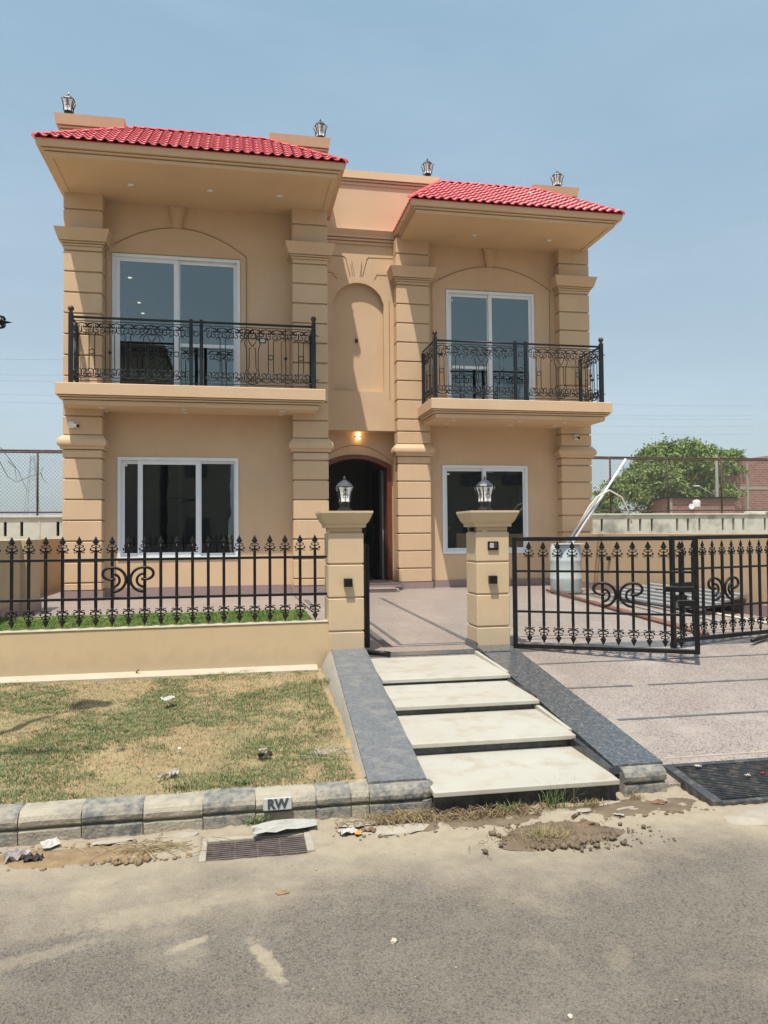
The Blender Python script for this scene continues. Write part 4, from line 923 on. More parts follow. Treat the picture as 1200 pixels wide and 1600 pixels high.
for x in (-2.287, -.92, .80): downlight(bA, x, 13.72, 3.757); downlight(bA, x, 14.12, 3.757)
for x in (4.16, 5.5, 6.46): downlight(bB, x, 14.35, 3.757); downlight(bB, x, 14.85, 3.757)

# eaves with tiled hip roofs
def eave(x0, x1, y0, y1, name='eave'):
    e = MB().mould(x0, x1, y0, y1, [(7.555, -.115), (7.596, -.105), (7.598, -.135), (7.612, -.135), (7.614, -.072), (7.634, -.062), (7.636, -.095), (7.648, -.095), (7.65, -.012), (7.745, .0), (7.75, -.01)]).build(name, M_paint, H)
    return e
eA = eave(-3.07, 1.79, 12.50, 14.42); eB = eave(3.18, 7.43, 13.63, 15.46)
for e, x0, x1, y0 in ((eA, -3.07, 1.79, 12.5), (eB, 3.18, 7.43, 13.63)):
    MB().box(x0+.115, x1-.115, y0+.115, y0+.215, 7.543, 7.556).box(x0+.115, x0+.215, y0+.216, y0+1.45, 7.543, 7.556).box(x1-.215, x1-.115, y0+.216, y0+1.45, 7.543, 7.556).build('soffit_trim', M_paint, e)
for x in (-1.768, -.452, .755): downlight(eA, x, 13.50, 7.556, .062)
for x in (4.70, 6.308): downlight(eB, x, 14.63, 7.556, .062)
import bmesh
def tiled_roof(par, x0, x1, y0, depth, insL, insR, z0, z1):
    TW, NR_ = .163, 9; sl = math.hypot(depth, z1-z0); rl = sl/NR_; pitch = math.atan2(z1-z0, depth)
    def tile(over=1.16):
        mb = MB(); n = 9; prof = []
        for i in range(n):
            u = i/(n-1); prof.append((u*TW, .020*math.cos(2*math.pi*u)+.006*math.cos(4*math.pi*u)))
        vs = [(u, 0, v+.020) for u, v in prof]+[(u, rl*over, v+.004) for u, v in prof]+[(u, .022, v+.006) for u, v in prof]
        fs = [(i, i+1, n+i+1, n+i) for i in range(n-1)]+[(2*n+i, 2*n+i+1, i+1, i) for i in range(n-1)]
        return mb.add(vs, fs, True)
    TM = tile().mesh('roof_tile', M_tile)
    for p_ in TM.polygons:
        if p_.index >= 8: p_.use_smooth = False
    under = MB().add([(x0,y0,z0),(x1,y0,z0),(x1-insR,y0+depth,z1),(x0+insL,y0+depth,z1),(x0,y0+2.4,z0),(x1,y0+2.4,z0),(x1-insR,y0+2.4,z1),(x0+insL,y0+2.4,z1)],
                     [(0,1,2,3),(0,3,7,4),(1,5,6,2),(3,2,6,7),(0,4,5,1),(4,7,6,5)])
    rf = under.build('tiled_roof', M_tile, par)
    nt_ = int((x1-x0)/TW)+1; xs = x0-(nt_*TW-(x1-x0))/2
    for r in range(NR_):
        for c in range(nt_):
            a = xs+c*TW; v0, v1 = r*rl, (r+1)*rl*1.0; f0, f1 = v0/sl, min(1, v1/sl)
            lx0, lx1 = x0+insL*f0, x0+insL*f1; rx0, rx1 = x1-insR*f0, x1-insR*f1
            if a+TW < lx0 or a > rx0: continue
            loc = (a, y0-.035+math.cos(pitch)*v0, z0+.012+math.sin(pitch)*v0)
            if a > lx1+.01 and a+TW < rx1-.01:
                put('roof_tile', TM, rf, loc=loc, rot=(pitch, 0, 0)); continue
            bm = bmesh.new(); bm.from_mesh(TM)
            kx = math.hypot(depth, z1-z0)
            if a <= lx1+.01: bmesh.ops.bisect_plane(bm, geom=bm.verts[:]+bm.edges[:]+bm.faces[:], plane_co=(lx0-a, 0, 0), plane_no=Vector((-kx, insL, 0)).normalized(), clear_outer=True)
            if a+TW >= rx1-.01: bmesh.ops.bisect_plane(bm, geom=bm.verts[:]+bm.edges[:]+bm.faces[:], plane_co=(rx0-a, 0, 0), plane_no=Vector((kx, insR, 0)).normalized(), clear_outer=True)
            if len(bm.faces):
                me = bpy.data.meshes.new('roof_tile'); bm.to_mesh(me); me.materials.append(M_tile); put('roof_tile', me, rf, loc=loc, rot=(pitch, 0, 0))
            bm.free()
    # side slopes, joined: seen edge-on only
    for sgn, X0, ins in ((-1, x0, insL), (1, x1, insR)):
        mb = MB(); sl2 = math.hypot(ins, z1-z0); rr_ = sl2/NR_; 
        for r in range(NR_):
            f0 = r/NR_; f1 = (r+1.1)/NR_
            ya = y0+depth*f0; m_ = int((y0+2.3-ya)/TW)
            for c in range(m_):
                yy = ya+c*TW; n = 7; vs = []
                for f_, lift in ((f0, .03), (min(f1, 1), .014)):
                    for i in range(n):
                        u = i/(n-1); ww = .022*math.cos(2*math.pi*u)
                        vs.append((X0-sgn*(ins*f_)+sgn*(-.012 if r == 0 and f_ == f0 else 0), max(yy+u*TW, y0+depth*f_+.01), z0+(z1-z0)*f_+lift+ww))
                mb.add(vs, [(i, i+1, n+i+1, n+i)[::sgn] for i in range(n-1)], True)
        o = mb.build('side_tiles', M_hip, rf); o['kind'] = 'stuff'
    # hip and ridge caps
    for (pa, pb) in (((x0, y0, z0), (x0+insL, y0+depth, z1)), ((x1, y0, z0), (x1-insR, y0+depth, z1)), ((x0+insL, y0+depth, z1), (x1-insR, y0+depth, z1))):
        pa, pb = Vector(pa), Vector(pb); d = pb-pa; n = max(3, int(d.length/.19)); st_ = d/n; horiz = abs(d.z) < .01
        for i in range(n):
            q = pa+st_*i; mb = MB(); e = st_*1.08; side = Vector((d.y, -d.x, 0)).normalized() if not horiz else Vector((0, -1, 0)); vs = []
            for k in range(7):
                t = math.pi*k/6; o_ = side*math.cos(t)*.062+Vector((0, 0, math.sin(t)*.042+.020)); vs.append(q+o_*1.0+Vector((0,0,.010))); 
            for k in range(7):
                t = math.pi*k/6; o_ = side*math.cos(t)*.056+Vector((0, 0, math.sin(t)*.036+.020)); vs.append(q+e+o_)
            vs2 = [q+Vector((0,0,-.01))]
            mb.add(vs+vs2, [(k, k+1, 8+k, 7+k) for k in range(6)]+[(k+1, k, 14) for k in range(6)], True); mb.build('hip_cap', M_hip, rf)
    return rf
tiled_roof(H, -3.09, 1.81, 12.48, 1.36, 1.31, 1.22, 7.745, 8.69)
tiled_roof(H, 3.16, 7.45, 13.61, 1.30, .90, 1.22, 7.745, 8.69)

# windows
def window(x0, x1, z0, z1, y, sashes, label=None):
    """sashes: (xa, xb, depth, [midrails]) sash rectangles; glass in each"""
    f = .055; wdw = MB().wall(x0, x1, z0, z1, y-.02, y+.11, [(x0+f, x1-f, z0+f, z1-f)]).build('window', M_upvc, H, bevel=.004)
    for xa, xb, dy, fr_, mids in sashes:
        za, zb = z0+f*.75, z1-f*.8
        hl = []; zz = [za+fr_]
        for mz in mids: hl.append((xa+fr_, xb-fr_, zz[-1], mz-.03)); zz.append(mz+.03)
        hl.append((xa+fr_, xb-fr_, zz[-1], zb-fr_))
        sh = MB().wall(xa, xb, za, zb, y+dy, y+dy+.032, hl).build('sash', M_upvc, wdw, bevel=.003)
        for a, b, c, d in hl: MB().box(a-.01, b+.01, y+dy+.013, y+dy+.017, c-.01, d+.01).build('pane', M_glass, wdw)
    return wdw
WA = window(*WUA, YWA, [(-2.15, -1.04, .005, .085, ()), (-1.09, .02, .045, .075, (5.03,))])
WB = window(*WUB, YWB, [(4.35, 5.28, .045, .075, (5.03,)), (5.23, 6.20, .005, .075, ())])
WC = window(*WLA, YWA, [(-2.06, -1.66, .045, .075, ()), (-1.755, -.655, .003, .085, ()), (-1.06, -.02, .085, .075, ()), (-.70, .0, .046, .06, ())])
WD = window(*WLB, YWB, [(4.22, 5.13, .045, .075, ()), (5.06, 6.02, .005, .075, ())])
for w_, x, z in ((WC, -1.97, 2.82), (WD, 4.32, 2.78), (WB, 4.43, 6.44)): MB().cbox(x-.025, x+.03, (YWA if w_ is WC else YWB)+.04, (YWA if w_ is WC else YWB)+.052, z-.02, z+.015, .002).build('window_tag', M_white, w_)
# soft dust on sills
# security cameras (things: screwed onto the columns)
def sec_cam(x, y, z, rz_, label):
    t_ = thing('security_camera', label, 'camera', (x, y, z))
    MB().cbox(-.065, .03, -.03, 0, -.06, .06, .01).build('mount', M_white, t_, local=True)
    MB().lathe([(.03, 0), (.036, .01), (.036, .12), (.030, .13)], n=14).build('barrel', M_white, t_, local=True).rotation_euler = (R(100), 0, rz_)
    MB().lathe([(.0, .0), (.028, .0), (.028, .012), (.0, .012)], (0, 0, .128), 14).build('lens', M_iron, t_, local=True).rotation_euler = (R(100), 0, rz_)
    t_.rotation_euler = (0, 0, 0); return t_
sec_cam(-2.80, YA-.002, 3.475, R(52), 'white security camera on the far left column under the balcony')
sec_cam(7.08, YB-.002, 3.55, R(-8), 'white security camera on the rightmost column under the balcony')
# porch light and niche light
pl_ = thing('porch_light', 'lit black wall light glowing up and down above the arched door', 'wall lamp', (2.48, 15.75, 3.58))
MB().cbox(2.42, 2.54, 15.67, 15.75, 3.567, 3.592, .003).box(2.46, 2.50, 15.72, 15.75, 3.54, 3.62).build('housing', M_iron, pl_)
MB().lathe([(.042, 0), (.042, .03)], (2.48, 15.70, 3.594), 12).lathe([(.042, 0), (.042, .03)], (2.48, 15.70, 3.535), 12).build('glow_disc', M_warm, pl_)
nl = thing('niche_light', 'small unlit brown light in the middle of the arched niche', 'wall lamp', (2.43, 15.5, 5.53))
MB().cbox(2.40, 2.455, 15.45, 15.5, 5.49, 5.57, .006).cbox(2.41, 2.445, 15.43, 15.449, 5.51, 5.55, .004).build('housing', M_ball, nl)

# ------------------------------------------------------------------ balcony railings (part of the house)
def spiral(cx, cz, r0, r1, a0, a1, n=14):
    return [(cx+(r0+(r1-r0)*i/n)*math.cos(a0+(a1-a0)*i/n), 0, cz+(r0+(r1-r0)*i/n)*math.sin(a0+(a1-a0)*i/n)) for i in range(n+1)]
RR = .0082
def tmesh(name, *paths, r=RR, n=5):
    mb = MB()
    for p in paths: mb.tube(p, r, n)
    return mb.mesh(name, M_iron2)
def mir(p, cx=0): return [(2*cx-x, y, z) for x, y, z in p]
PI = math.pi
ring = tmesh('ring', spiral(0, 0, .042, .042, 0, 2*PI, 16))
cs = spiral(.052, .0, .052, .022, PI, PI-1.75*PI, 16)            # C scroll body used along top and bottom rows
sc_dn = tmesh('scroll', [(.0, 0, .08), (-.0, 0, .0)]+spiral(.045, .0, .045, .018, PI, PI+1.7*PI, 16)[1:])
topwave = tmesh('scroll', [(-.17, 0, .0), (-.12, 0, .02), (-.06, 0, .062), (0, 0, .085), (.05, 0, .07)]+spiral(.055, .03, .045, .016, PI*.4, PI*.4-1.6*PI, 12))
rod_u = tmesh('rod', [(0, 0, .30), (0, 0, .80)])
curl = tmesh('curl', [(0, 0, 0), (0, 0, .02), (-.012, 0, .055), (-.036, 0, .07), (-.058, 0, .055), (-.06, 0, .03)])
heart = tmesh('heart', [(0, 0, -.10), (.03, 0, -.06), (.06, 0, -.01), (.066, 0, .03), (.045, 0, .055), (.018, 0, .05), (0, 0, .025)], [(0, 0, -.10), (-.03, 0, -.06), (-.06, 0, -.01), (-.066, 0, .03), (-.045, 0, .055), (-.018, 0, .05), (0, 0, .025)])
neck = tmesh('bent_rod', [(.05, 0, .98), (.08, 0, .88), (.13, 0, .82), (.14, 0, .78), (.105, 0, .70), (.10, 0, .62), (.10, 0, .34), (.12, 0, .28), (.09, 0, .2), (.04, 0, .14)])
neck_i = tmesh('bent_rod', [(.02, 0, .70), (.05, 0, .71), (.055, 0, .66), (.06, 0, .36), (.085, 0, .31), (.055, 0, .27), (.0, 0, .17), (-.07, 0, .11)])
yarm = tmesh('curved_arm', [(.0, 0, 1.05), (.03, 0, .97), (.09, 0, .91), (.17, 0, .84), (.20, 0, .80)])
boxf = tmesh('rod_frame', [(-.075, 0, .24), (.075, 0, .24), (.075, 0, .84), (-.075, 0, .84), (-.075, 0, .24)], [(-.10, 0, .16), (.10, 0, .16), (.10, 0, .20)], [(-.10, 0, .90), (.10, 0, .90), (.10, 0, .94)], n=4)
midrod = tmesh('rod', [(0, 0, .07), (0, 0, 1.06)])
rosette = MB().lathe([(.0, -.03), (.02, -.026), (.034, 0), (.02, .026), (0, .03)], n=8).mesh('rosette', M_iron2)
def place(me, par, base, ang, u, z, flipx=False, flipz=False):
    c, s_ = math.cos(ang), math.sin(ang)
    o = put(me.name.split('.')[0], me, par, loc=(base[0]+c*u, base[1]+s_*u, base[2]+z)); o.rotation_euler = (0, 0, ang)
    o.scale = (-1 if flipx else 1, 1, -1 if flipz else 1)
def row_pair(par, b, a, u): pass
def row_full(par, b, a, u):                     # mirrored scroll pair at top and bottom
    for fx_ in (False, True):
        place(topwave, par, b, a, u, .955, fx_); place(topwave, par, b, a, u, .185, fx_, True)
        place(sc_dn, par, b, a, u+(-.002 if fx_ else .002), .905, fx_); place(sc_dn, par, b, a, u+(-.002 if fx_ else .002), .225, fx_, True)
def cell_circle(par, b, a, u):
    for du, f_ in ((-.045, False), (.045, True)):
        place(rod_u, par, b, a, u+du, 0); place(curl, par, b, a, u+du, .80, f_); place(curl, par, b, a, u+du, .30, f_, True)
    place(ring, par, b, a, u, .55)
    row_pair(par, b, a, u)
def cell_heart(par, b, a, u):
    for f_ in (False, True): place(neck, par, b, a, u, 0, f_); place(neck_i, par, b, a, u, 0, f_); place(yarm, par, b, a, u, 0, f_)
    place(heart, par, b, a, u, .83); place(topwave, par, b, a, u-.02, .15, False, True); place(topwave, par, b, a, u+.02, .15, True, True)
    place(sc_dn, par, b, a, u+.12, .95); place(sc_dn, par, b, a, u-.12, .95, True)
def cell_box(par, b, a, u):
    place(boxf, par, b, a, u, 0); place(midrod, par, b, a, u, 0); place(rosette, par, b, a, u, .54)
def bay(par, b, a, us, kinds):
    L_ = 2.0 if len(us) > 3 else us[-1]+.14
    if len(us) > 3: L_ = us[-1]+.26
    n_ = max(1, round((L_-.06)/.185))
    for i in range(n_): row_full(par, b, a, .06+(i+.5)*(L_-.06)/n_-.02)
    for u, k in zip(us, kinds): {'c': cell_circle, 'h': cell_heart, 'b': cell_box}[k](par, b, a, u)
def rail_seg(mb, p, q, z):
    p, q = Vector(p), Vector(q)
    for zz, r_ in ((z+1.125, .021), (z+1.065, .008), (z+.055, .008)): mb.tube([(p.x, p.y, zz), (q.x, q.y, zz)], r_, 6 if r_ > .01 else 4)
def railing(x0, x1, y0, y1, mids, zf=4.112):
    mb = MB(); rail_seg(mb, (x0, y0), (x1, y0), zf); rail_seg(mb, (x0, y0), (x0, y1), zf); rail_seg(mb, (x1, y0), (x1, y1), zf)
    rp = mb.build('balcony_railing', M_iron2, H)
    for x in (x0, x1):
        MB().cbox(x-.036, x+.036, y0-.036, y0+.036, zf, zf+1.19, .004).build('railing_post', M_iron2, rp)
        MB().cbox(x-.03, x+.03, y1-.05, y1+.01, zf, zf+1.09, .004).build('railing_post', M_iron2, rp)
        MB().lathe([(.02, 0), (.034, .008), (.02, .018), (.03, .03), (.048, .055), (.052, .075), (.045, .1), (.028, .118), (.0, .124)], (x, y0, zf+1.19), 16).build('ball_finial', M_ball, rp)
    for x in mids: MB().cbox(x-.03, x+.03, y0-.03, y0+.03, zf, zf+1.165, .004).build('railing_post', M_iron2, rp)
    if len(mids) == 2:
        for z_ in (.62, .92): place(ring, rp, (0, y0, zf), 0, sum(mids)/2, z_)
    return rp
yA = 13.50; rA = railing(-2.735, 1.345, yA, YWA-.30, (-.775, -.60))
bay(rA, (-2.70, yA, 4.112), 0, (.30, .59, .88, 1.27, 1.68), 'cbchc'); bay(rA, (-.57, yA, 4.112), 0, (.33, .84, 1.16, 1.42, 1.69), 'chcbc')
MB().box(.385, .505, yA-.03, yA-.018, 4.905, 4.99).build('name_plate', M_iron, rA); MB().box(.405, .485, yA-.034, yA-.030, 4.92, 4.975).build('plate_face', M_bell, rA)
for x in (-2.735, 1.345): bay(rA, (x, yA, 4.112), PI/2, (.13, .32), 'cc')
yB = 14.06; rB = railing(3.72, 7.14, yB, YWB-.30, (5.335, 5.55))
bay(rB, (3.72, yB, 4.112), 0, (.13, .33, .53, .92, 1.33), 'cbchc'); bay(rB, (5.58, yB, 4.112), 0, (.24, .70, 1.06, 1.33), 'chcb')
for x in (3.72, 7.14): bay(rB, (x, yB, 4.112), PI/2, (.14, .40, .66), 'cbc')
MB().box(3.80, 3.865, yB-.03, yB-.018, 4.93, 4.99).build('name_plate', M_iron, rB)

# ------------------------------------------------------------------ court clutter
dr = thing('plastic_drum', 'pale blue dusty plastic drum standing by the right column', 'drum', (5.98, 13.30, .42))
MB().lathe([(.24, 0), (.27, .02), (.285, .06), (.288, .25), (.294, .27), (.288, .29), (.29, .58), (.296, .60), (.29, .62), (.286, .80), (.27, .86), (.262, .87), (.262, .90), (.25, .90), (.25, .87), (.0, .86)], (5.98, 13.30, .425), 28).build('drum_body', M_drum, dr)
MB().box(5.72, 6.22, 13.0, 13.4, 1.325, 1.335).build('drum_lid', M_white, dr)
tag(MB().tube([(6.06,13.25,1.30),(7.33,13.5,2.94)], .022, 10).build('pvc_pipe', M_pvc), 'long white pipe leaning out of the drum above the side wall', 'pipe')
tag(MB().tube([(5.98,13.3,1.30),(6.95,13.55,2.42)], .028, 10).build('pvc_pipe', M_alu), 'shorter grey white pipe leaning in the drum under the long one', 'pipe')
def arc(p, q, h, n=12):
    p, q = Vector(p), Vector(q); return [p.lerp(q, i/n)+Vector((0,0,h*math.sin(math.pi*i/n))) for i in range(n+1)]
tag(MB().tube([(6.20,13.3,1.6),(6.45,13.3,2.0),(6.62,13.3,2.2),(6.9,13.35,2.33),(7.15,13.35,2.2),(7.3,13.4,1.95),(7.38,13.4,1.7)], .016, 7).build('hose', M_hose2), 'cream hose looping from the leaning pipes over the wall', 'hose')
tag(MB().tube([(6.0,13.2,.44),(5.7,12.95,.435),(6.2,12.8,.435),(6.7,12.95,.435)], .012, 6).build('cable', M_iron), 'dark cable on the floor at the foot of the drum', 'cable')
# stack of aluminium sections leaning low by the right wall
al = thing('sheet_stack', 'low stack of silver metal sections on the floor beside the right wall', 'metal stack', (6.3, 11.5, .42))
for i in range(6):
    x = 6.76-i*.125; h = .44+.24-i*.036
    MB().slab([(x-.058, 11.9+random.uniform(-.3,.2), h), (x+.055, 11.9, h+.008), (x+.055+.02, 9.35, h+.008), (x-.058+.02, 9.35+random.uniform(-.1,.1), h)], .03).build('metal_section', M_alu, al)
MB().prism_yz([(9.7,.42),(9.8,.42),(9.8,.50),(9.7,.50)], 6.2, 6.75).build('timber_block', M_leafdoor, al)
for i, (xa, ya, xb, yb, m_, r_) in enumerate([(5.72,13.6,5.0,7.5,M_brown,.022), (5.78,13.5,5.12,7.7,M_brown,.018), (6.3,12.4,5.9,8.6,M_alu,.014), (6.5,11.9,6.35,8.3,M_hose2,.014), (6.1,12.6,5.75,9.6,M_alu,.012)]):
    lab = ['long brown pipe lying along the drive, left one of the pair', 'long brown pipe lying along the drive, right one of the pair', 'thin silver rod on the floor next to the metal stack', 'thin cream rod close to the right wall on the floor', 'thinnest silver rod between the brown pipes and the metal stack'][i]
    tag(MB().tube([(xa,ya,.415+.0037*(ya-7.3)+r_),(xb,yb,.40+.0037*(yb-7.3)+r_)], r_, 8).build('floor_pipe', m_), lab, 'pipe')
tag(MB().tube([(-2.9,10.7,.47)]+[(-2.6+i*.27, 10.62+.05*math.sin(i*1.3), .475) for i in range(8)]+[(-.5,10.3,.475),(-.62,9.7,.478),(-1.0,9.2,.478),(-.5,8.8,.478)], .011, 6).build('garden_hose', M_hose), 'pale green hose lying across the lawn behind the fence', 'hose')
tag(MB().tube([(-.2,10.9,.47),(.1,10.6,.50),(.5,10.75,.475),(.7,10.9,.47)], .011, 6).build('garden_hose', M_iron), 'dark hose loop at the back of the lawn', 'hose')

# ------------------------------------------------------------------ street lamp just outside the frame, its tip shows at the left
sl = thing('street_lamp', 'ornate black street lamp whose bracket tip pokes in at the left edge', 'street lamp', (-2.30, 4.47, .2))
px_, py_ = -2.30, 4.47
MB().lathe([(.09,0),(.09,.05),(.06,.12),(.05,.4),(.045,.5),(.035,.55),(.032,5.6),(.02,5.7)], (px_, py_, .18), 12).build('pole', M_iron, sl)
tx, ty, tz = -1.18, 4.27, 2.675
MB().tube([(px_,py_,2.4),(px_+.3,py_-.03,2.45),(px_+.7,py_-.12,2.6),(tx-.12,ty+.02,tz)], .016, 8).tube([(px_,py_,2.68),(tx-.12,ty+.02,tz)], .014, 8).build('bracket', M_iron, sl)
fin = MB().lathe([(.0,0),(.012,.002),(.010,.03),(.024,.045),(.010,.056),(.0,.10)], n=10)
for q in (1,-1):
    fin.tube([(0,0,.03),(q*.018,0,.02),(q*.032,0,.035),(q*.026,0,.055),(q*.012,0,.062)], .007, 5); fin.tube([(0,0,.03),(0,q*.018,.02),(0,q*.032,.035),(0,q*.026,.055)], .007, 5)
f_o = fin.build('bracket_finial', M_iron, sl, loc=(tx-.075, ty+.01, tz)); f_o.rotation_euler = (0, R(90), 0)
MB().lathe([(.03,0),(.12,.05),(.14,.25),(.16,.27),(.05,.40),(.0,.46)], (px_, py_, 5.8), 12).build('lamp_head', M_lampmetal, sl)

# ------------------------------------------------------------------ background: slotted wall and chain link fence
YBG = 24.0
bgw = thing('slotted_wall', 'stained white wall with narrow vertical slots behind the house', 'wall', (6, YBG, .3))
slots = []
def slot(x): slots.append((x, x+.085, 1.56, 1.98))
for x in (-6.70, -6.25, -5.25): slot(x)
for px in (938, 978, 996, 1014, 1053, 1070, 1088, 1125, 1142, 1158, 1193): slot(11.59+(px-918)*.02436)
for k in range(1, 9): slot(-7.4-k*.47); slot(18.9+k*.5)
for k in range(14): slot(-4.6+k*1.1)
MB().wall(-14, 26, .2, 2.10, YBG, YBG+.09, slots).build('wall_face', M_bgwall, bgw)
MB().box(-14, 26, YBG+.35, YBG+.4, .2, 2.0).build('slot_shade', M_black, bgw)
MB().cbox(-14, 26, YBG-.05, YBG+.3, 2.10, 2.16, .01).build('coping', M_bgwall, bgw)
for x in (-11, -8.4, -5.72, -2.9, 8.6, 11.6+1.55, 15.6, 17.6, 19.5, 22): MB().box(x-.02, x+.02, YBG-.012, YBG, .3, 2.1).build('joint', M_bgwall, bgw)
cf = thing('chain_link_fence', 'rusty chain link fence on top of the slotted wall', 'fence', (6, YBG+.1, 2.16))
for z_, y_ in ((4.04, YBG+.1), (4.13, YBG+.45), (2.26, YBG+.1)): MB().tube([(-14,y_,z_),(26,y_,z_)], .028, 6).build('rail', M_rust, cf)
for x in (-11.6, -8.7, -5.80, -2.9, 0, 3, 6, 9.2, 12.50, 14.65, 16.72, 18.7, 21, 23.2): MB().tube([(x,YBG+.1,2.16),(x,YBG+.1,4.02),(x+.12,YBG+.45,4.13)], .032, 6).build('fence_post', M_rust, cf)
V, F = [], []
def wire(a, b, r=.0035):
    a, b = Vector(a), Vector(b); d = (b-a).normalized(); u = Vector((0,1,0)); v = d.cross(u)
    o = len(V)
    for p in (a, b):
        for k in range(3): t = 2*PI*k/3; V.append(tuple(p+u*math.cos(t)*r+v*math.sin(t)*r))
    for k in range(3): F.append((o+k, o+(k+1) % 3, o+3+(k+1) % 3, o+3+k))
hh = 4.02-2.28
for lo, hi in ((-14, -2.5), (8.5, 26)):
    n = int((hi-lo)/.11)
    for i in range(n):
        x = lo+i*.11; wire((x, YBG+.1, 2.28), (min(x+hh, hi+1), YBG+.1, 4.02)); wire((x+hh, YBG+.108, 2.28), (x, YBG+.108, 4.02))
o = put('chain_mesh', arr_mesh('chain_mesh', V, F, P('chain_wire', (.13, .11, .10), None, rough=.6)), cf); o['kind'] = 'stuff'
# bare twigs at far left
bt = thing('bare_tree', 'bare leafless branches reaching in behind the left fence', 'tree', (-8.2, 25.5, .3))
mb = MB(); mb.tube([(-8.2,25.5,.3),(-8.1,25.5,2.2),(-8.3,25.5,4.2),(-8.1,25.5,5.5)], .05, 6)
mb.build('trunk', M_bark, bt); mb = MB()
for pts in ([(-8.2,25.5,4.4),(-7.3,25.5,4.0),(-7.0,25.5,3.4),(-6.75,25.5,3.25),(-6.3,25.5,3.45),(-6.05,25.5,3.55),(-5.95,25.5,3.75)], [(-6.05,25.5,3.55),(-5.98,25.5,3.35),(-5.85,25.5,3.2)], [(-8.2,25.5,4.9),(-7.2,25.5,4.3),(-6.7,25.5,3.6),(-6.5,25.5,3.1),(-6.4,25.5,2.95)], [(-7.0,25.5,3.9),(-6.8,25.5,3.7),(-6.75,25.5,3.3)]):
    mb.tube(pts, .012, 4, rr=[.018-.013*i/(len(pts)-1) for i in range(len(pts))])
mb.build('branch', M_bark, bt)

# trees
def tree(name, label, x, y, z, crowns, n, leaf, m=M_leaf, seed=0, trunk=.25, group='trees beyond the slotted wall'):
    rr = np.random.default_rng(seed); t_ = thing(name, label, 'tree', (x, y, z), 0, group)
    mb = MB(); top = max(c[2] for c in crowns)
    mb.tube([(x, y, z), (x+.1, y, z+(top-z)*.35), (x-.1, y, z+(top-z)*.6)], trunk, 8, rr=[trunk, trunk*.75, trunk*.5])
    for c in crowns: mb.tube([(x+.1, y, z+(top-z)*.3), ((x+c[0])/2+rr.normal(0,.2), (y+c[1])/2, (z+c[2])/2+.8), (c[0], c[1], c[2])], .1, 5, rr=[trunk*.45, trunk*.25, trunk*.08])
    mb.build('trunk', M_bark, t_)
    W = sum(c[3]*c[4]*c[5] for c in crowns); VV, FF = [], []; k = 0
    for cx, cy, cz, rx, ry, rz_ in crowns:
        nc = int(n*rx*ry*rz_/W/26)+1
        for _ in range(nc):
            d = rr.normal(size=3); d /= np.linalg.norm(d); d[2] = abs(d[2]) if rr.random() < .62 else d[2]
            q = rr.uniform(.45, 1.05)**.6; cc = np.array([cx+d[0]*rx*q, cy+d[1]*ry*q, cz+d[2]*rz_*q]); cr = rr.uniform(.35, .8)*min(rx, rz_)*.34
            m26 = rr.integers(10, 44)
            pos = cc+rr.normal(size=(m26, 3))*cr*np.array([.62, .62, .42])
            a = rr.normal(size=(m26, 3)); a /= np.linalg.norm(a, axis=1)[:, None]; b = np.cross(a, rr.normal(size=(m26, 3))); b /= np.linalg.norm(b, axis=1)[:, None]
            s_ = leaf*rr.uniform(.5, 1.3, (m26, 1))
            q4 = np.stack([pos-a*s_, pos-b*s_*.45, pos+a*s_, pos+b*s_*.45], 1); VV.append(q4.reshape(-1, 3)); i = np.arange(m26)*4+k; FF.append(np.stack([i, i+1, i+2, i+3], -1)); k += m26*4
    put('crown', arr_mesh('crown', np.concatenate(VV), np.concatenate(FF), m), t_); return t_
tree('leafy_tree', 'large airy green tree behind the fence on the right', 37, 60, .3, [(37.5,60,6.5,3.8,3,2.9), (34.6,59,5.6,2.6,2.5,2.4), (41.0,61,6.6,2.8,2.5,2.2), (43.2,61,7.9,1.4,1.5,1.1), (36.2,60,8.2,1.6,1.5,1.2), (39.3,60,8.3,1.6,1.5,1.1), (39,59,4.4,3.5,2.5,1.6)], 26000, .17, seed=2, trunk=.4)
tree('leafy_tree', 'lower rounded green tree left of the large airy one', 32.5, 56, .3, [(30.6,56,3.9,2.6,2,2.0), (33.0,56,4.9,2.2,2,2.0), (28.3,57,2.9,1.8,1.5,1.3)], 12000, .16, seed=3)
tree('leafy_tree', 'darker low tree showing between the banded column and the leaning pipe', 26.5, 58, .3, [(27.0,58,2.7,1.8,1.5,.9), (25,58,2.5,1.6,1.5,.8)], 3500, .16, seed=4)

# background buildings
def simple_house(name, label, x0, x1, y0, y1, z1, m, wins, cat='building', z0=.25, roofm=None):
    t_ = thing(name, label, cat, ((x0+x1)/2, y0, z0))
    MB().wall(x0, x1, z0, z1, y0, y0+.25, wins).box(x0, x0+.25, y0+.25, y1, z0, z1).box(x1-.25, x1, y0+.25, y1, z0, z1).box(x0+.25, x1-.25, y1-.25, y1, z0, z1).build('wall', m, t_)
    MB().mould(x0, x1, y0, y1, [(z1, 0), (z1, .12), (z1+.15, .12), (z1+.15, 0)], True).build('roof', roofm or m, t_)
    for a, b, c, d in wins: MB().box(a, b, y0+.12, y0+.16, c, d).build('window', M_farwin, t_)
    return t_
bk = thing('brick_building', 'unfinished red brick building with concrete frame beyond the fence at right', 'building', (45, 60, .3))
MB().box(41.7, 54, 60, 66, .3, 7.5).build('brick_wall', M_brick, bk)
MB().prism_xz([(41.7, 7.5), (54, 7.5), (54, 9.0), (46.2, 8.15), (41.7, 7.56)], 60.02, 60.3).build('brick_parapet', M_brick, bk)
for x in (41.7, 44.05, 46.9, 49.5, 52): MB().box(x, x+.22, 59.95, 60.0, .3, 7.5).build('concrete_post', M_conc, bk)
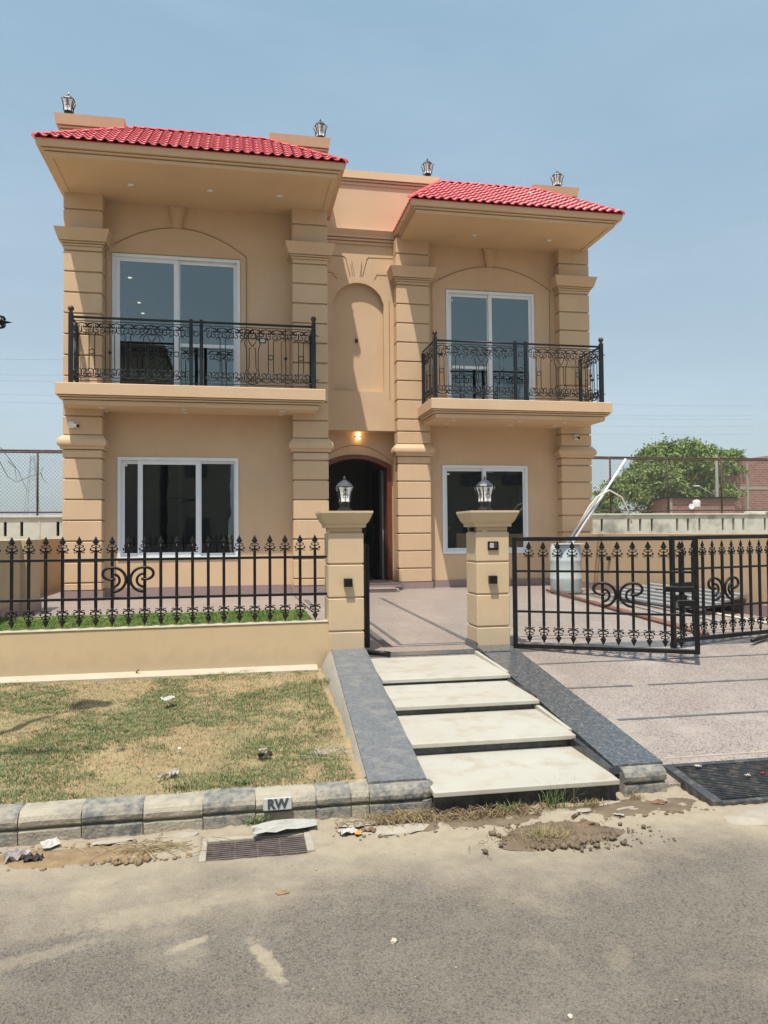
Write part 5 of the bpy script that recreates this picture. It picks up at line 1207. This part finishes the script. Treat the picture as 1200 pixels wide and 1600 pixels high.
MB().box(41.7, 54, 59.96, 59.999, 5.15, 5.42).build('concrete_beam', M_conc, bk)
lb = thing('brick_shed', 'low brick shed with dark flat roof in front of the big tree', 'building', (38, 52, .3))
MB().box(31.9, 37.2, 52, 55, .3, 4.0).build('brick_wall', M_brick, lb); MB().box(31.7, 37.3, 51.8, 55, 4.0, 4.1).build('roof', M_iron, lb); MB().box(31.75, 31.9, 51.9, 51.99, .3, 4.0).build('post', M_conc, lb)
wt = thing('water_tank', 'white water tank standing on the brick shed', 'tank', (34.3, 51.2, 3.0)); 
MB().lathe([(.27,0),(.28,.05),(.28,.44),(.27,.47),(.22,.52),(.12,.56),(.0,.57)], (33.3, 51, 3.28), 20).build('tank_body', M_white, wt)
MB().box(32.9, 33.7, 50.6, 51.4, .3, 3.28).build('stand', M_brick, wt)
dsh = MB().lathe([(0,0),(.12,.01),(.25,.05),(.34,.11),(.32,.13),(.22,.07),(.0,.03)], n=20).build('satellite_dish', M_white); dsh.scale = (.62, .62, .62); dsh.location = (32.75, 50.8, 3.32); dsh.rotation_euler = (R(78), 0, R(-12)); tag(dsh, 'round white satellite dish left of the white water tank', 'satellite dish')
pp = thing('utility_pole', 'pale concrete utility pole in front of the brick building', 'pole', (38.2, 55, .3))
MB().lathe([(.13, 0), (.10, 7.35)], (37.75, 55, .3), 8, True).build('pole_shaft', M_cpole, pp)
MB().tube([(37.65,55,4.4),(36.9,55,4.7),(36.2,55,5.1)], .03, 6).build('lamp_arm', M_cpole, pp); MB().cbox(35.7, 36.2, 54.92, 55.08, 5.08, 5.17, .02).build('lamp_head', M_white, pp)
tag(MB().mould(35.6, 40.6, 48, 49, [(2.35, 0), (2.9, -.1), (3.0, -.5)], True).build('rubble_heap', M_stone), 'pale heap of rubble and sheets behind the slotted wall below the brick building', 'rubble')
simple_house('far_house', 'far white house beyond the fence, just right of the main house', 44.5, 48.0, 100, 106, 6.9, M_farw, [(45.2,46,3.6,4.8),(46.6,47.4,3.6,4.8)])
simple_house('far_house', 'far pinkish house right of the far white one', 48.2, 52.5, 102, 108, 5.8, M_farp, [(49,50,3.4,4.6),(51,51.8,3.4,4.6)])
simple_house('far_house', 'far grey block low over the fence near the leaning pipe', 43.5, 47.5, 92, 96, 4.6, M_conc, [(44.2,45,2.9,3.9)])
simple_house('far_house', 'far white flat block on the skyline left of the house', -26.5, -21.5, 120, 126, 3.9, M_farw, [(-25.6,-24.8,2.6,3.4)])
simple_house('far_house', 'far white shed roof on the skyline left of the house, rightmost', -21.3, -18.5, 110, 116, 4.6, M_farw, [(-20.5,-20,3,3.6)])
MB().box(-25.2, -23.6, 121, 122, 3.9, 5.2).build('roof_room', M_conc, bpy.data.objects['far_house.003'])

# pylons and power lines
def pylon(x, y, h, b, label):
    t_ = thing('pylon', label, 'pylon', (x, y, .3), 0, 'electricity pylons far behind the left fence'); mb = MB(); r_ = .075; n = 9
    def c(f_, i): w_ = b*(1-.82*f_)/2; return Vector((x+(w_, -w_, -w_, w_)[i], y+(w_, w_, -w_, -w_)[i], .3+h*f_))
    for i in range(4):
        mb.tube([c(0, i), c(1, i)], r_, 3)
        for k in range(n):
            mb.tube([c(k/n, i), c((k+1)/n, (i+1) % 4)], r_*.6, 3); mb.tube([c(k/n, (i+1) % 4), c((k+1)/n, i)], r_*.6, 3)
    mb.build('lattice', M_tower, t_); mb = MB()
    for f_ in (.72, .84, .96):
        for s_ in (1, -1): mb.tube([(x, y, .3+h*f_), (x+s_*h*.12, y, .3+h*f_+.1)], r_, 3)
    mb.build('cross_arm', M_tower, t_)
pylon(-74, 300, 31, 6, 'faint electricity pylon nearest the left edge of the photo')
pylon(-84, 430, 42, 7, 'faint electricity pylon close to the left side of the house')
def line(x0, z0, x1, z1, y, sag, label):
    pts = [(x0+(x1-x0)*i/20, y, z0+(z1-z0)*i/20-sag*4*(i/20)*(1-i/20)) for i in range(21)]
    tag(MB().tube(pts, .012, 3).build('power_line', M_wire), label, 'power line', 'power lines across the sky')
for i, (z0, z1) in enumerate(((27.5, 30.2), (25.4, 27.6), (24.6, 26.6), (22.8, 24.2), (21.8, 22.8))):
    line(-60, z0, 10, z1, 120, 1.0, f'{["topmost","second","third","fourth","lowest"][i]} of the thin power lines left of the house')
for i, (z0, z1) in enumerate(((24.6, 23.6), (22.6, 21.9), (22.1, 21.2), (20.6, 20.0), (19.2, 18.6))):
    line(15, z0, 90, z1, 120, .8, f'{["topmost","second","third","fourth","lowest"][i]} of the thin power lines right of the house')

# ------------------------------------------------------------------ across the road: what the windows mirror
simple_house('opposite_house', 'brown house across the road, mirrored in the windows', -3.2, -.4, -14, -8.5, 6.3, M_across, [])
simple_house('opposite_house', 'tallest brown block across the road, mirrored in the left upper window', -10, -3.5, -15, -8.4, 10.3, M_across, [])
simple_house('opposite_house', 'tall narrow house across the road, mirrored in the upper windows', 2.4, 6.2, -17, -9.5, 7.6, M_across, [])
simple_house('opposite_house', 'lower house across the road at the right, mirrored in the windows', 9, 17, -16, -9.5, 4.8, M_across, [])
for nm in ('opposite_house', 'opposite_house.001', 'opposite_house.002', 'opposite_house.003'):
    o = bpy.data.objects[nm]; bb = [c for c in o.children if c.name.startswith('wall')][0].bound_box; x0, x1, y1 = bb[0][0], bb[4][0], bb[2][1]
    for zz in (1.2, 4.2):
        x = x0+.8
        while x < x1-1.4: MB().box(x, x+1.1, y1, y1+.05, zz, zz+1.2).build('window', M_farwin, o); x += 2.3
tree('street_tree', 'bare branched tree across the road, mirrored in the lower right window', 7.6, -7.5, 0, [(7.6,-7.5,5.2,1.8,1.5,1.1), (9.0,-7.5,4.4,1.1,1.1,.8)], 1600, .10, seed=9, trunk=.12, group='trees across the road')

# ------------------------------------------------------------------ summer haze: closed box of even thin air round the scene
hb = MB().box(-420, 420, -60, 620, -1.5, 60).build('haze', None); hb['kind'] = 'stuff'
hm = bpy.data.materials.new('haze_air'); hm.use_nodes = True; ht = hm.node_tree; ht.nodes.clear()
pv = ht.nodes.new('ShaderNodeVolumePrincipled'); pv.inputs['Color'].default_value = (.82, .89, .95, 1); pv.inputs['Density'].default_value = .0005; pv.inputs['Anisotropy'].default_value = 0
ho = ht.nodes.new('ShaderNodeOutputMaterial'); ht.links.new(pv.outputs[0], ho.inputs['Volume']); hb.data.materials.append(hm)
